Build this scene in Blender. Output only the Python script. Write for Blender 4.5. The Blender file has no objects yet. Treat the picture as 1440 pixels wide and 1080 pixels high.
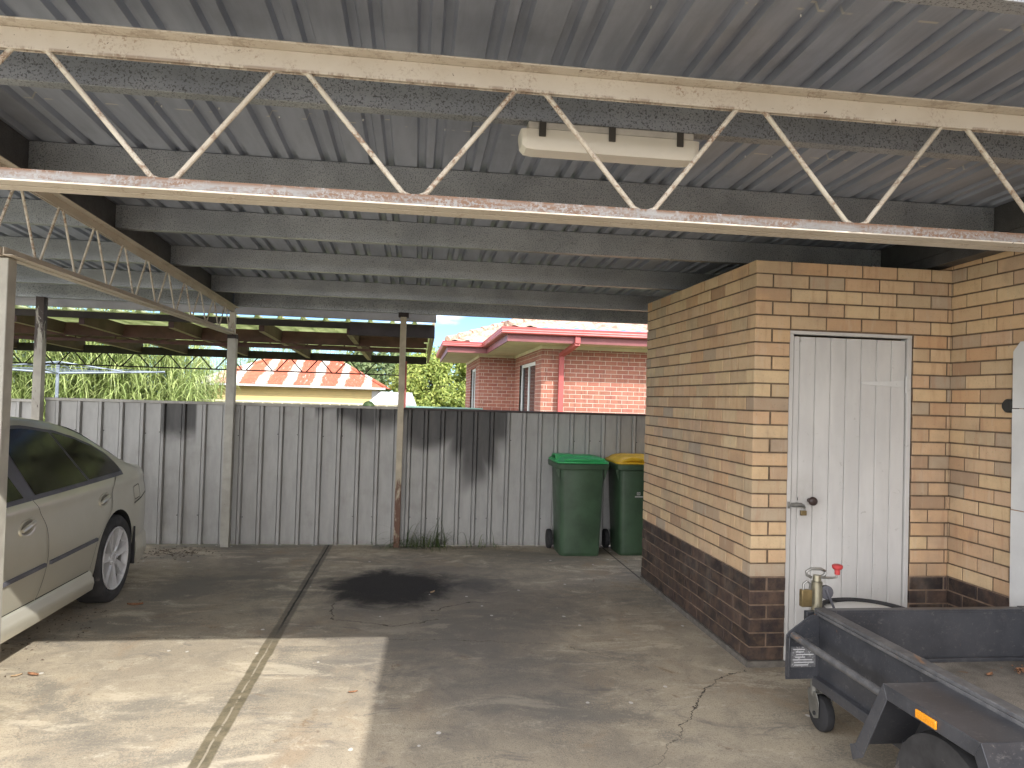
import bpy, bmesh, math, random
from mathutils import Vector, Matrix
R = math.radians
random.seed(7)
scene = bpy.context.scene
COL = scene.collection
ORG = {}

# ------------------------------------------------------------------ node helpers
class NT:
    def __init__(s, name):
        s.m = bpy.data.materials.new(name); s.m.use_nodes = True
        s.t = s.m.node_tree; s.n = s.t.nodes; s.l = s.t.links
        s.b = s.n['Principled BSDF']
        s._pos = None
    def put(s, sock, v):
        if isinstance(v, bpy.types.NodeSocket): s.l.new(v, sock)
        elif isinstance(v, (tuple, list)) and len(v) == 3 and sock.type == 'RGBA': sock.default_value = (*v, 1)
        else: sock.default_value = v
    def node(s, typ, **kw):
        n = s.n.new(typ)
        for k, v in kw.items(): setattr(n, k, v)
        return n
    def pos(s):
        if s._pos is None:
            s._pos = s.node('ShaderNodeNewGeometry').outputs['Position']
        return s._pos
    def objc(s): return s.node('ShaderNodeTexCoord').outputs['Object']
    def math(s, op, a, b=0.0, c=None, clamp=False):
        n = s.node('ShaderNodeMath', operation=op, use_clamp=clamp)
        s.put(n.inputs[0], a); s.put(n.inputs[1], b)
        if c is not None: s.put(n.inputs[2], c)
        return n.outputs[0]
    def xyz(s, v=None):
        n = s.node('ShaderNodeSeparateXYZ'); s.put(n.inputs[0], v or s.pos()); return n.outputs
    def comb(s, x, y, z):
        n = s.node('ShaderNodeCombineXYZ')
        for i, q in enumerate((x, y, z)): s.put(n.inputs[i], q)
        return n.outputs[0]
    def scale(s, v, k):
        n = s.node('ShaderNodeVectorMath', operation='MULTIPLY'); s.put(n.inputs[0], v); n.inputs[1].default_value = k
        return n.outputs[0]
    def noise(s, scale=5, detail=4, rough=.55, vec=None, dist=0.0, color=False):
        n = s.node('ShaderNodeTexNoise'); s.put(n.inputs['Vector'], vec or s.pos())
        n.inputs['Scale'].default_value = scale; n.inputs['Detail'].default_value = detail
        n.inputs['Roughness'].default_value = rough; n.inputs['Distortion'].default_value = dist
        return n.outputs['Color' if color else 'Fac']
    def voro(s, scale, vec=None, feature='F1', out='Distance', rnd=1.0):
        n = s.node('ShaderNodeTexVoronoi', feature=feature); s.put(n.inputs['Vector'], vec or s.pos())
        n.inputs['Scale'].default_value = scale; n.inputs['Randomness'].default_value = rnd
        return n.outputs[out]
    def ss(s, v, a, b):          # smoothstep a..b -> 0..1 (works with a > b too)
        n = s.node('ShaderNodeMapRange', interpolation_type='SMOOTHSTEP')
        s.put(n.inputs['Value'], v)
        if a <= b:
            n.inputs['From Min'].default_value = a; n.inputs['From Max'].default_value = b
            n.inputs['To Min'].default_value = 0; n.inputs['To Max'].default_value = 1
        else:
            n.inputs['From Min'].default_value = b; n.inputs['From Max'].default_value = a
            n.inputs['To Min'].default_value = 1; n.inputs['To Max'].default_value = 0
        return n.outputs['Result']
    def mix(s, f, a, b, blend='MIX'):
        n = s.node('ShaderNodeMix', data_type='RGBA', blend_type=blend)
        s.put(n.inputs['Factor'], f); s.put(n.inputs[6], a); s.put(n.inputs[7], b)
        return n.outputs[2]
    def ramp(s, f, stops, interp='LINEAR'):
        n = s.node('ShaderNodeValToRGB'); s.put(n.inputs[0], f); cr = n.color_ramp; cr.interpolation = interp
        while len(cr.elements) < len(stops): cr.elements.new(.5)
        for e, (p, c) in zip(cr.elements, stops): e.position = p; e.color = (*c, 1)
        return n.outputs[0]
    def attr(s, name, out='Fac'):
        return s.node('ShaderNodeAttribute', attribute_name=name).outputs[out]
    def bump(s, h, strength=.3, dist=.01):
        n = s.node('ShaderNodeBump'); s.put(n.inputs['Height'], h)
        n.inputs['Strength'].default_value = strength; n.inputs['Distance'].default_value = dist
        s.l.new(n.outputs[0], s.b.inputs['Normal'])
    def out(s, col=None, rough=None, metal=None, **kw):
        if col is not None: s.put(s.b.inputs['Base Color'], col)
        if rough is not None: s.put(s.b.inputs['Roughness'], rough)
        if metal is not None: s.put(s.b.inputs['Metallic'], metal)
        for k, v in kw.items(): s.put(s.b.inputs[k.replace('_', ' ')], v)
        return s.m

def mul(c, k): return tuple(x * k for x in c)

def plain(name, c, rough=.5, metal=0.0, var=.25, sc=6, spot=None, spot_sc=14, spot_at=.62, fine=.0, bump=0.0, bump_sc=60, objspace=False, **kw):
    """painted / plain surface with soft tone variation, optional worn spots and fine grain"""
    t = NT(name); v = t.objc() if objspace else t.pos()
    n1 = t.noise(sc, 5, .6, v)
    col = t.mix(t.ss(n1, .3, .7), mul(c, 1 - var), mul(c, 1 + var * .6))
    if fine:
        n2 = t.noise(180, 2, .5, v)
        col = t.mix(t.ss(n2, .35, .65), t.mix(fine, col, (0, 0, 0)), col)
    if spot:
        n3 = t.noise(spot_sc, 6, .7, v, .4)
        col = t.mix(t.ss(n3, spot_at, spot_at + .06), col, spot)
    if bump: t.bump(t.noise(bump_sc, 4, .6, v), bump, .004)
    r = t.math('ADD', t.math('MULTIPLY', t.noise(sc * 3, 3, .5, v), .25), rough - .12, clamp=True)
    return t.out(col, r, metal, **kw)

M = {}
def make_materials():
    # cream painted steel with rust
    t = NT('cream_paint')
    n = t.noise(9, 6, .7, None, .5); n2 = t.noise(55, 4, .7)
    col = t.mix(t.ss(t.noise(4, 4), .3, .7), (.50, .45, .375), (.575, .53, .455))
    rust = t.math('MULTIPLY', t.ss(n, .47, .72), t.ss(t.noise(95, 4, .75), .50, .60))
    col = t.mix(t.math('MULTIPLY', rust, .75), col, (.20, .105, .055))
    oz = t.xyz()[2]
    ed = t.math('MULTIPLY', t.ss(t.math('ABSOLUTE', t.math('SUBTRACT', oz, 2.645)), .010, .003), t.ss(t.noise(11, 5, .8, t.scale(t.pos(), (1, 1, .3))), .46, .56))
    ed2 = t.math('MULTIPLY', t.ss(t.math('ABSOLUTE', t.math('SUBTRACT', oz, 2.712)), .005, .002), t.ss(t.noise(13, 5, .8, t.scale(t.pos(), (1, 1, .3))), .50, .58))
    col = t.mix(t.math('MULTIPLY', t.math('MAXIMUM', ed, t.math('MULTIPLY', ed2, .6)), .55), col, (.17, .10, .06))
    speck = t.ss(t.noise(42, 3, .8), .68, .72)
    col = t.mix(speck, col, (.06, .04, .03))
    t.bump(n2, .25, .003); M['cream'] = t.out(col, .62)
    t = NT('rusty_rod_paint')
    col = t.mix(t.ss(t.noise(6, 4), .3, .7), (.48, .43, .35), (.57, .53, .44))
    rust = t.math('MULTIPLY', t.ss(t.noise(7, 6, .75, None, .5), .44, .60), t.ss(t.noise(70, 4, .75), .44, .58))
    col = t.mix(t.math('MULTIPLY', rust, .85), col, (.19, .10, .055)); M['rod'] = t.out(col, .65)
    # whitish worn rusty paint (upright leg of the lower chord)
    t = NT('worn_white_paint')
    n = t.noise(7, 6, .75, t.scale(t.pos(), (.5, 1, 2.2)), .6); n2 = t.noise(80, 4, .7)
    col = t.mix(t.ss(t.noise(5, 4), .3, .7), (.28, .275, .265), (.37, .365, .355))
    rust = t.math('MULTIPLY', t.ss(n, .36, .58), t.ss(n2, .40, .55))
    oz = t.xyz()[2]
    edge = t.math('MULTIPLY', t.ss(oz, 2.256, 2.271), t.ss(t.noise(16, 5, .8, t.scale(t.pos(), (1, 1, .4))), .36, .52))
    rust = t.math('MAXIMUM', rust, edge)
    col = t.mix(t.math('MULTIPLY', rust, .9), col, (.20, .105, .055))
    t.bump(n2, .3, .003); M['wornwhite'] = t.out(col, .65)
    # purlins : galvanised, mottled with black
    t = NT('galvanised_purlin')
    n = t.noise(150, 2, .7); n2 = t.noise(38, 4, .7); n3 = t.noise(3, 4)
    c = t.mix(t.ss(n3, .3, .7), (.29, .31, .335), (.40, .42, .445))
    c = t.mix(t.math('MULTIPLY', t.ss(n, .53, .63), .85), c, (.085, .088, .09))
    c = t.mix(t.math('MULTIPLY', t.ss(n2, .58, .72), .5), c, (.10, .105, .105))
    t.bump(n, .08, .002); M['purlin'] = t.out(c, .42, .5)
    M['beam'] = plain('dark_steel_beam', (.11, .11, .115), .5, .35, .25, 5, (.06, .05, .045), 20, .64, .3)
    # roof sheet
    t = NT('old_roof_sheet')
    v = t.scale(t.pos(), (1.0, .12, 1))
    c = t.mix(t.ss(t.noise(14, 5, .65, v), .3, .7), (.335, .37, .445), (.43, .47, .555))
    c = t.mix(t.math('MULTIPLY', t.ss(t.noise(3, 5, .6), .5, .75), .35), c, (.21, .225, .26))
    o = t.xyz()
    y = t.math('ADD', o[1], t.math('MULTIPLY', t.noise(6, 2, .5, t.scale(t.pos(), (1, 0, 0))), .02))
    for y0 in (2.16, 3.32, 4.40, 5.4):
        d = t.math('ABSOLUTE', t.math('SUBTRACT', y, y0))
        k = t.math('MULTIPLY', t.ss(d, .008, .003), t.ss(t.noise(5, 3, .6, t.scale(t.pos(), (1.4, 0, 0))), .50, .56))
        c = t.mix(t.math('MULTIPLY', k, .95), c, (.62, .61, .56))
    sc = t.ss(t.noise(1.0, 3, .8, t.scale(t.pos(), (160, 2.2, 1))), .74, .78)
    c = t.mix(t.math('MULTIPLY', sc, .35), c, (.55, .55, .53))
    t.bump(t.noise(30, 3, .6, v), .03, .004)
    M['sheet'] = t.out(c, .40, .5)
    # bricks
    def brick(name, stops, rough=.85, stain=(.16, .13, .10), sat=.6):
        t = NT(name); r = t.attr('rnd')
        c = t.ramp(r, stops)
        v = t.pos()
        n = t.noise(11, 5, .65); c = t.mix(t.math('MULTIPLY', t.ss(n, .35, .75), .45), c, t.mix(.5, c, (.40, .25, .15)))
        n5 = t.noise(5, 3, .6, t.scale(v, (4.5, 4.5, .6))); c = t.mix(t.math('MULTIPLY', t.ss(n5, .52, .70), .55), c, t.mix(.55, c, (.42, .22, .13) if sat > .5 else (.05, .03, .03)))
        n6 = t.noise(4, 3, .6, t.scale(v, (6, 6, 1.0))); c = t.mix(t.math('MULTIPLY', t.ss(n6, .55, .72), .35), c, t.mix(.5, c, (.62, .56, .44) if sat > .5 else (.12, .09, .08)))
        n4 = t.noise(2.2, 4, .6); c = t.mix(t.math('MULTIPLY', t.ss(n4, .5, .72), .35), c, mul(stain, 1.6))
        n2 = t.noise(90, 4, .7); c = t.mix(t.math('MULTIPLY', t.ss(n2, .57, .72), .35), c, stain)
        n3 = t.noise(6, 6, .75, None, 1.0); c = t.mix(t.math('MULTIPLY', t.ss(n3, .66, .74), sat), c, stain)
        t.bump(n2, .3, .003); return t.out(c, rough, None, Specular_IOR_Level=.25)
    M['brick'] = brick('cream_brick', [(0, (.44, .36, .27)), (.05, (.56, .43, .27)), (.20, (.62, .415, .255)), (.40, (.67, .50, .295)), (.55, (.59, .41, .27)), (.70, (.69, .53, .32)), (.82, (.60, .385, .22)), (.92, (.51, .355, .22)), (.97, (.45, .375, .28)), (1, (.43, .28, .17))])
    M['bdark'] = brick('dark_brick', [(0, (.026, .022, .022)), (.4, (.040, .032, .031)), (.75, (.054, .041, .038)), (1, (.075, .052, .045))], .6, (.16, .14, .12), .35)
    M['mortar'] = plain('brown_mortar', (.16, .115, .075), .95, 0, .3, 20, bump=.4, bump_sc=120)
    M['mortarp'] = plain('sandy_mortar', (.24, .17, .12), .95, 0, .3, 20, bump=.4, bump_sc=120)
    M['rbrick'] = brick('red_brick', [(0, (.27, .11, .08)), (.3, (.32, .125, .092)), (.6, (.35, .148, .108)), (.85, (.29, .108, .085)), (1, (.39, .18, .13))], .85, (.22, .13, .11), .3)
    M['mortarl'] = plain('pale_mortar', (.55, .47, .40), .95, 0, .15, 15)
    # fence with burnt / overpainted patches
    t = NT('fence_metal'); o = t.xyz()
    st = t.noise(14, 5, .7, t.scale(t.pos(), (1, 1, .22)))
    c = t.mix(t.ss(st, .3, .72), (.345, .345, .335), (.415, .415, .40))
    c = t.mix(t.math('MULTIPLY', t.ss(t.noise(4, 5, .65), .5, .75), .4), c, (.25, .245, .22))
    wob = t.math('MULTIPLY', t.math('SUBTRACT', t.noise(2.4, 2, .5, t.scale(t.pos(), (1, .3, .8))), .5), .5)
    wob = t.math('ADD', wob, t.math('MULTIPLY', t.math('SUBTRACT', st, .5), .10))
    wobs = t.math('MULTIPLY', t.math('SUBTRACT', t.noise(9.0, 2, .5), .5), .16)
    def rect(x0, x1, zlow, sx=.03, sz=.22, w=wob):
        a = t.math('MULTIPLY', t.ss(o[0], x0, x0 + sx), t.ss(o[0], x1, x1 - sx))
        return t.math('MULTIPLY', a, t.ss(t.math('ADD', o[2], w), zlow, zlow + sz))
    dark = rect(-2.62, -2.25, 1.02, w=wobs)
    for rc in (rect(-.86, -.42, 1.16), rect(-.48, .02, 1.22, .08), rect(-.15, 1.05, .98, .10, .22), rect(.30, .96, .74, .14, .28), rect(.44, .84, .50, .12, .34), rect(-1.08, -.80, 1.30)):
        dark = t.math('MAXIMUM', dark, rc)
    c = t.mix(t.math('MULTIPLY', dark, .93), c, t.mix(t.ss(st, .3, .7), (.060, .060, .060), (.092, .090, .088)))
    # dirt splash at the bottom, little scuffs
    c = t.mix(t.math('MULTIPLY', t.ss(t.math('ADD', o[2], t.math('MULTIPLY', t.noise(8, 5, .7), .16)), .16, .03), .55), c, (.16, .13, .09))
    c = t.mix(t.ss(t.noise(26, 4, .8), .70, .75), c, (.14, .12, .10))
    M['fence'] = t.out(c, .55, .1, Specular_IOR_Level=.3)
    M['fencecap'] = plain('fence_rail', (.33, .32, .29), .5, .2, .25, 4)
    # concrete
    t = NT('old_concrete'); o = t.xyz(); p = t.pos()
    n1 = t.noise(.9, 7, .68, None, .4); n2 = t.noise(3.2, 7, .72, t.scale(p, (1, .75, 1)), .7); n3 = t.noise(120, 3, .7)
    c = t.mix(t.ss(n1, .36, .66), (.33, .285, .218), (.47, .405, .30))
    c = t.mix(t.math('MULTIPLY', t.ss(n2, .44, .68), .62), c, (.255, .228, .185))
    n6 = t.noise(1.7, 6, .7, t.scale(p, (.8, 1.6, 1)), 1.1)
    c = t.mix(t.math('MULTIPLY', t.ss(n6, .53, .64), .55), c, (.50, .44, .335))
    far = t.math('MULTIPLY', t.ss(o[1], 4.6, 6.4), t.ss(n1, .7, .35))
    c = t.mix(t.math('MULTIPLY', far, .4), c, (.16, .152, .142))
    c = t.mix(t.math('MULTIPLY', t.ss(t.noise(9, 6, .75, None, 1.2), .60, .70), .42), c, (.14, .125, .105))
    rb = t.noise(5.2, 6, .7, None, 1.4)
    c = t.mix(t.math('MULTIPLY', t.ss(rb, .63, .68), .55), c, (.17, .105, .06))
    c = t.mix(t.math('MULTIPLY', t.ss(n3, .52, .66), .5), c, (.15, .135, .11))
    c = t.mix(t.math('MULTIPLY', t.ss(t.noise(200, 2, .6), .54, .68), .35), c, (.62, .56, .45))
    c = t.mix(t.math('MULTIPLY', t.ss(t.noise(1.3, 6, .7, t.scale(p, (1.3, .9, 1)), .8), .52, .68), .40), c, (.34, .235, .145))
    c = t.mix(t.math('MULTIPLY', t.ss(t.noise(38, 4, .8), .66, .72), .6), c, (.10, .09, .075))
    c = t.mix(t.math('MULTIPLY', t.ss(t.noise(4.5, 7, .78, t.scale(p, (.7, 1.3, 1)), .9), .56, .70), .75), c, (.60, .54, .43))
    c = t.mix(t.math('MULTIPLY', t.ss(t.noise(2.4, 7, .78, t.scale(p, (.8, 1.5, 1)), 1.2), .55, .68), .62), c, (.155, .148, .142))
    c = t.mix(t.math('MULTIPLY', t.ss(t.noise(70, 4, .8), .56, .66), .55), c, (.12, .108, .09))
    gr = t.math('MULTIPLY', t.math('SUBTRACT', t.noise(60, 4, .8), .5), .42)
    g1 = t.math('ADD', t.noise(1.15, 5, .62, t.scale(p, (.75, 1.35, 1)), .5), gr)
    c = t.mix(t.math('MULTIPLY', t.ss(g1, .50, .62), .72), c, (.205, .192, .165))
    g4 = t.math('ADD', t.noise(1.9, 5, .62, t.scale(p, (.8, 1.6, 1)), .9), gr)
    c = t.mix(t.math('MULTIPLY', t.ss(g4, .56, .66), .65), c, (.60, .53, .405))
    g5 = t.math('ADD', t.noise(2.6, 5, .65, None, 1.3), t.math('MULTIPLY', gr, .7))
    c = t.mix(t.math('MULTIPLY', t.ss(g5, .64, .71), .6), c, (.24, .165, .095))
    # blackish wet looking area right of the joint + oil stain
    wv = t.noise(2.6, 6, .7, None, .6)
    def blob(x0, y0, rx, ry, amp, lo, hi):
        dx = t.math('DIVIDE', t.math('SUBTRACT', o[0], x0), rx); dy = t.math('DIVIDE', t.math('SUBTRACT', o[1], y0), ry)
        d = t.math('SQRT', t.math('ADD', t.math('MULTIPLY', dx, dx), t.math('MULTIPLY', dy, dy)))
        d = t.math('ADD', d, t.math('MULTIPLY', t.math('SUBTRACT', wv, .5), amp))
        return t.ss(d, hi, lo)
    grey = blob(.25, 5.6, 1.3, 2.1, 1.5, .45, 1.05)
    c = t.mix(t.math('MULTIPLY', grey, .50), c, (.15, .142, .135))
    gl = blob(.55, 4.1, .75, 1.1, 1.3, .3, 1.0)
    c = t.mix(t.math('MULTIPLY', gl, .4), c, (.16, .155, .15))
    lft = blob(-1.6, 6.5, .75, 1.5, 1.2, .3, 1.0)
    c = t.mix(t.math('MULTIPLY', lft, .38), c, (.14, .13, .12))
    oil = blob(-.16, 6.2, .66, .70, 1.0, .58, 1.0)
    c = t.mix(t.math('MULTIPLY', oil, .94), c, t.mix(t.ss(n3, .4, .7), (.022, .021, .022), (.052, .050, .050)))
    g2 = blob(.55, 6.3, .42, .40, 2.2, .1, 1.0)
    c = t.mix(t.math('MULTIPLY', g2, .6), c, (.075, .073, .076))
    # pale flecks of paint
    fl = t.voro(5.5, t.scale(p, (1, .8, 1))); flr = t.voro(5.5, t.scale(p, (1, .8, 1)), out='Color')
    k = t.math('MULTIPLY', t.ss(t.math('ADD', fl, t.math('MULTIPLY', t.noise(40, 2), .05)), .10, .085), t.math('GREATER_THAN', flr, .45))
    c = t.mix(t.math('MULTIPLY', k, .7), c, (.72, .70, .66))
    # saw joint filled with mossy mortar
    jx = t.math('ABSOLUTE', t.math('ADD', t.math('ADD', o[0], .877), t.math('MULTIPLY', t.math('SUBTRACT', t.noise(5, 5, .7), .5), .022)))
    jm = t.math('MULTIPLY', t.ss(jx, .050, .038), t.ss(o[1], 5.3, 4.8))
    c = t.mix(t.math('MULTIPLY', jm, .85), c, t.mix(t.ss(t.noise(12, 5, .7), .35, .65), (.10, .086, .052), (.19, .16, .10)))
    jm2 = t.math('MULTIPLY', t.ss(jx, .050, .03), t.ss(o[1], 4.7, 5.2))
    c = t.mix(t.math('MULTIPLY', jm2, .6), c, (.085, .08, .072))
    jl = t.math('MULTIPLY', t.ss(jx, .007, .003), t.ss(t.noise(14, 3), .38, .5))
    c = t.mix(t.math('MULTIPLY', t.math('MULTIPLY', jl, t.ss(o[1], 5.0, 4.6)), .6), c, (.46, .41, .32))
    c = t.mix(t.math('MULTIPLY', t.math('MULTIPLY', t.ss(jx, .010, .005), t.ss(o[1], 4.9, 5.4)), .85), c, (.03, .03, .028))
    j2 = t.math('MULTIPLY', t.ss(t.math('ABSOLUTE', t.math('SUBTRACT', o[0], 2.085)), .011, .006), t.math('GREATER_THAN', o[1], 6.4))
    c = t.mix(t.math('MULTIPLY', j2, .8), c, (.045, .04, .035))
    # cracks
    def crack(pts, w):
        wx = t.math('ADD', o[0], t.math('MULTIPLY', t.math('SUBTRACT', t.noise(9, 4, .55), .5), .13))
        wy = t.math('ADD', o[1], t.math('MULTIPLY', t.math('SUBTRACT', t.noise(8, 5, .7, t.scale(p, (1.1, 1, 1))), .5), .16))
        m = None
        for (ax, ay), (bx, by) in zip(pts, pts[1:]):
            ux, uy = bx - ax, by - ay; L2 = ux * ux + uy * uy
            px = t.math('SUBTRACT', wx, ax); py = t.math('SUBTRACT', wy, ay)
            h = t.math('DIVIDE', t.math('ADD', t.math('MULTIPLY', px, ux), t.math('MULTIPLY', py, uy)), L2, clamp=True)
            ex = t.math('SUBTRACT', px, t.math('MULTIPLY', h, ux)); ey = t.math('SUBTRACT', py, t.math('MULTIPLY', h, uy))
            d = t.math('SQRT', t.math('ADD', t.math('MULTIPLY', ex, ex), t.math('MULTIPLY', ey, ey)))
            m = d if m is None else t.math('MINIMUM', m, d)
        return t.ss(m, w, w * .4)
    for pts, w, k in (([(2.03, 4.23), (1.81, 4.10), (1.62, 3.90), (1.49, 3.68), (1.34, 3.46)], .0048, .9),
                      ([(1.34, 3.46), (1.05, 3.1), (.95, 2.6)], .003, .6),
                      ([(-2.2, 5.0), (-.9, 4.95), (.35, 4.85), (.95, 4.75), (1.35, 4.45)], .004, .55),
                      ([(-.6, 5.75), (-.55, 5.35), (-.1, 5.15), (.2, 5.3)], .007, .75),
                      ([(.15, 5.5), (.45, 5.75), (.62, 5.72)], .008, .7)):
        c = t.mix(t.math('MULTIPLY', crack(pts, w), k), c, (.04, .036, .03))
    t.bump(t.math('ADD', n3, t.math('MULTIPLY', n2, 1.5)), .5, .006)
    M['conc'] = t.out(c, .92, None, Specular_IOR_Level=.15)
    M['drive'] = plain('pale_driveway', (.50, .455, .38), .9, 0, .2, 1.2, (.25, .23, .2), 6, .6, .2)
    t = NT('grass_ground'); c = t.mix(t.ss(t.noise(.6, 6, .65), .35, .65), (.10, .12, .045), (.20, .185, .09))
    c = t.mix(t.ss(t.noise(30, 3), .4, .7), c, (.08, .10, .035)); M['ground'] = t.out(c, .95)
    # door
    t = NT('white_door_paint'); o = t.xyz()
    c = t.mix(t.ss(t.noise(6, 5, .6, t.scale(t.pos(), (1, 1, .3))), .3, .7), (.55, .54, .52), (.63, .62, .595))
    c = t.mix(t.math('MULTIPLY', t.ss(t.noise(17, 6, .8, None, .6), .61, .70), .65), c, (.34, .32, .29))
    gx = t.math('SUBTRACT', o[0], 2.44); gz = t.math('SUBTRACT', o[2], 1.03)
    gd = t.math('SQRT', t.math('ADD', t.math('MULTIPLY', gx, gx), t.math('MULTIPLY', t.math('MULTIPLY', gz, gz), .45)))
    c = t.mix(t.math('MULTIPLY', t.math('MULTIPLY', t.ss(gd, .16, .03), t.noise(14, 5, .7)), .5), c, (.26, .23, .19))
    c = t.mix(t.ss(t.noise(60, 3, .8), .74, .78), c, (.18, .16, .14))
    M['door'] = t.out(c, .5)
    M['white'] = plain('white_paint', (.66, .66, .64), .5, 0, .08, 5, (.45, .44, .42), 22, .66)
    M['rustline'] = plain('rust_line', (.35, .16, .06), .9)
    # car
    t = NT('champagne_paint')
    c = t.mix(t.ss(t.noise(3, 4), .3, .7), (.57, .545, .445), (.60, .575, .475))
    c = t.mix(t.math('MULTIPLY', t.ss(t.noise(2.0, 5, .7), .5, .8), .18), c, (.35, .30, .22))
    M['car'] = t.out(c, .34, .45, Coat_Weight=.6, Coat_Roughness=.12)
    M['tint'] = plain('tinted_glass', (.016, .016, .016), .14, 0, .3, 3, IOR=1.45, Specular_IOR_Level=.3)
    M['rubber'] = plain('black_rubber', (.028, .028, .03), .75, 0, .3, 8, bump=.2, bump_sc=80)
    M['tyre'] = plain('dusty_tyre', (.035, .034, .034), .85, 0, .35, 10, (.10, .09, .08), 12, .62, bump=.2, bump_sc=60, objspace=True)
    M['trim'] = plain('grey_trim', (.10, .10, .115), .5, 0, .2, 6)
    M['seam'] = plain('seam_dark', (.03, .03, .026), .8)
    M['seamglint'] = plain('seam_glint', (.62, .60, .50), .35, .3, .1)  # edge highlight beside the car's panel gaps, put into the colour
    M['alloy'] = plain('alloy_silver', (.62, .62, .62), .34, .3, .12, 6, (.3, .29, .27), 16, .68)
    M['well'] = plain('wheel_well', (.018, .018, .018), .95)
    M['lens'] = plain('red_lens', (.30, .02, .02), .25)
    M['clear'] = plain('headlamp_lens', (.55, .56, .57), .15, .1)
    # trailer
    t = NT('trailer_paint'); n = t.noise(7, 6, .75, None, .8); n2 = t.noise(70, 4, .7)
    c = t.mix(t.ss(t.noise(3, 5, .6), .3, .7), (.034, .036, .042), (.066, .068, .076))
    c = t.mix(t.math('MULTIPLY', t.ss(t.noise(15, 6, .75), .52, .75), .5), c, (.12, .12, .125))
    c = t.mix(t.math('MULTIPLY', t.ss(n, .66, .70), .8), c, (.24, .12, .055))
    c = t.mix(t.ss(t.noise(45, 3, .85), .735, .765), c, (.30, .30, .30))
    t.bump(n2, .12, .003); c = t.mix(t.math('MULTIPLY', t.ss(t.noise(22, 5, .8, t.scale(t.pos(), (.5, 1, 1))), .58, .70), .55), c, (.17, .165, .16))
    c = t.mix(t.math('MULTIPLY', t.ss(t.noise(90, 3, .8), .60, .70), .4), c, (.20, .18, .16))
    M['trailer'] = t.out(c, .36, .0)
    t = NT('trailer_worn_edge'); n = t.noise(10, 6, .75, t.scale(t.pos(), (1, .5, 1)), .6)
    c = t.mix(t.ss(t.noise(12, 5, .7), .35, .7), (.085, .085, .088), (.15, .148, .145))
    c = t.mix(t.math('MULTIPLY', t.ss(n, .58, .66), .8), c, (.26, .14, .07)); M['tedge'] = t.out(c, .6)
    M['deck'] = plain('worn_deck', (.27, .245, .21), .85, 0, .5, 3.5, (.20, .13, .085), 5, .58, .35, .3, 40)
    M['zinc'] = plain('yellow_zinc', (.40, .375, .28), .35, .75, .25, 9, (.2, .16, .1), 22, .62)
    M['steel'] = plain('dull_steel', (.30, .30, .28), .4, .7, .3, 12, (.13, .09, .06), 20, .62)
    M['brass'] = plain('old_brass', (.24, .18, .085), .45, .6, .3, 14)
    M['redp'] = plain('red_plastic', (.50, .06, .06), .4, 0, .2, 20)
    M['amber'] = plain('amber_reflector', (.85, .33, .02), .25, 0, .1, 40)
    M['plate'] = plain('data_plate', (.20, .20, .205), .4, .3, .3, 60, (.6, .6, .6), 90, .58)
    M['ink'] = plain('plate_print', (.62, .62, .62), .6)
    # bins
    M['bin'] = plain('dark_green_plastic', (.050, .095, .052), .42, 0, .3, 4, (.10, .12, .09), 30, .70, .15)
    M['lidg'] = plain('green_lid_plastic', (.025, .34, .10), .38, 0, .15, 6)
    M['lidy'] = plain('yellow_lid_plastic', (.70, .43, .02), .4, 0, .15, 6)
    M['acryl'] = plain('frosted_diffuser', (.74, .71, .64), .35, 0, .06, 4)
    M['clip'] = plain('dark_clip', (.06, .055, .05), .5)
    M['base'] = plain('fitting_base', (.55, .53, .49), .5)
    # neighbour carport
    M['maroon'] = plain('maroon_steel', (.085, .036, .034), .7, .0, .35, 4, (.06, .035, .03), 12, .6)
    M['mdark'] = plain('dark_fascia', (.035, .028, .028), .8, 0, .3, 4)
    M['rafter'] = plain('red_oxide_rafter', (.080, .046, .042), .75, 0, .3, 3)
    M['timber'] = plain('raw_timber_edge', (.40, .33, .22), .8, 0, .2, 8)
    t = NT('mossy_clear_sheet')
    c = t.mix(t.ss(t.noise(6, 5, .65, t.scale(t.pos(), (1, .3, 1))), .3, .7), (.48, .52, .32), (.74, .78, .54))
    tr = t.node('ShaderNodeBsdfTranslucent'); t.put(tr.inputs[0], c)
    df = t.node('ShaderNodeBsdfDiffuse'); t.put(df.inputs[0], c)
    mx = t.node('ShaderNodeMixShader'); mx.inputs[0].default_value = .5
    t.l.new(df.outputs[0], mx.inputs[1]); t.l.new(tr.outputs[0], mx.inputs[2])
    t.l.new(mx.outputs[0], t.n['Material Output'].inputs[0]); M['ncsheet'] = t.m
    M['flash'] = plain('grey_flashing', (.30, .295, .29), .5, .2, .2, 3)
    M['postred'] = plain('red_post', (.28, .07, .055), .6, 0, .25, 6)
    # houses behind
    t = NT('lichen_roof_tile'); n = t.noise(9, 6, .72)
    c = t.mix(t.ss(t.noise(2.5, 5), .3, .7), (.24, .125, .095), (.31, .17, .125))
    c = t.mix(t.math('MULTIPLY', t.ss(n, .40, .56), .85), c, (.46, .37, .28)); M['tile'] = t.out(c, .9)
    M['gutter'] = plain('red_gutter', (.40, .085, .080), .45, 0, .15, 3)
    M['fascia'] = plain('maroon_fascia', (.18, .055, .058), .5, 0, .15, 3)
    M['soffit'] = plain('cream_soffit', (.66, .60, .44), .6, 0, .12, 3)
    M['wframe'] = plain('window_frame', (.72, .73, .72), .4, 0, .05)
    M['glass'] = plain('window_glass', (.035, .045, .05), .07, 0, .2, 2, IOR=1.5)
    M['blind'] = plain('pale_blind', (.60, .60, .56), .6)
    t = NT('yellow_boards'); o = t.xyz()
    c = t.mix(t.ss(t.math('FRACT', t.math('MULTIPLY', o[2], 7.0)), .88, .96), (.60, .47, .22), (.42, .32, .15))
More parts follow.
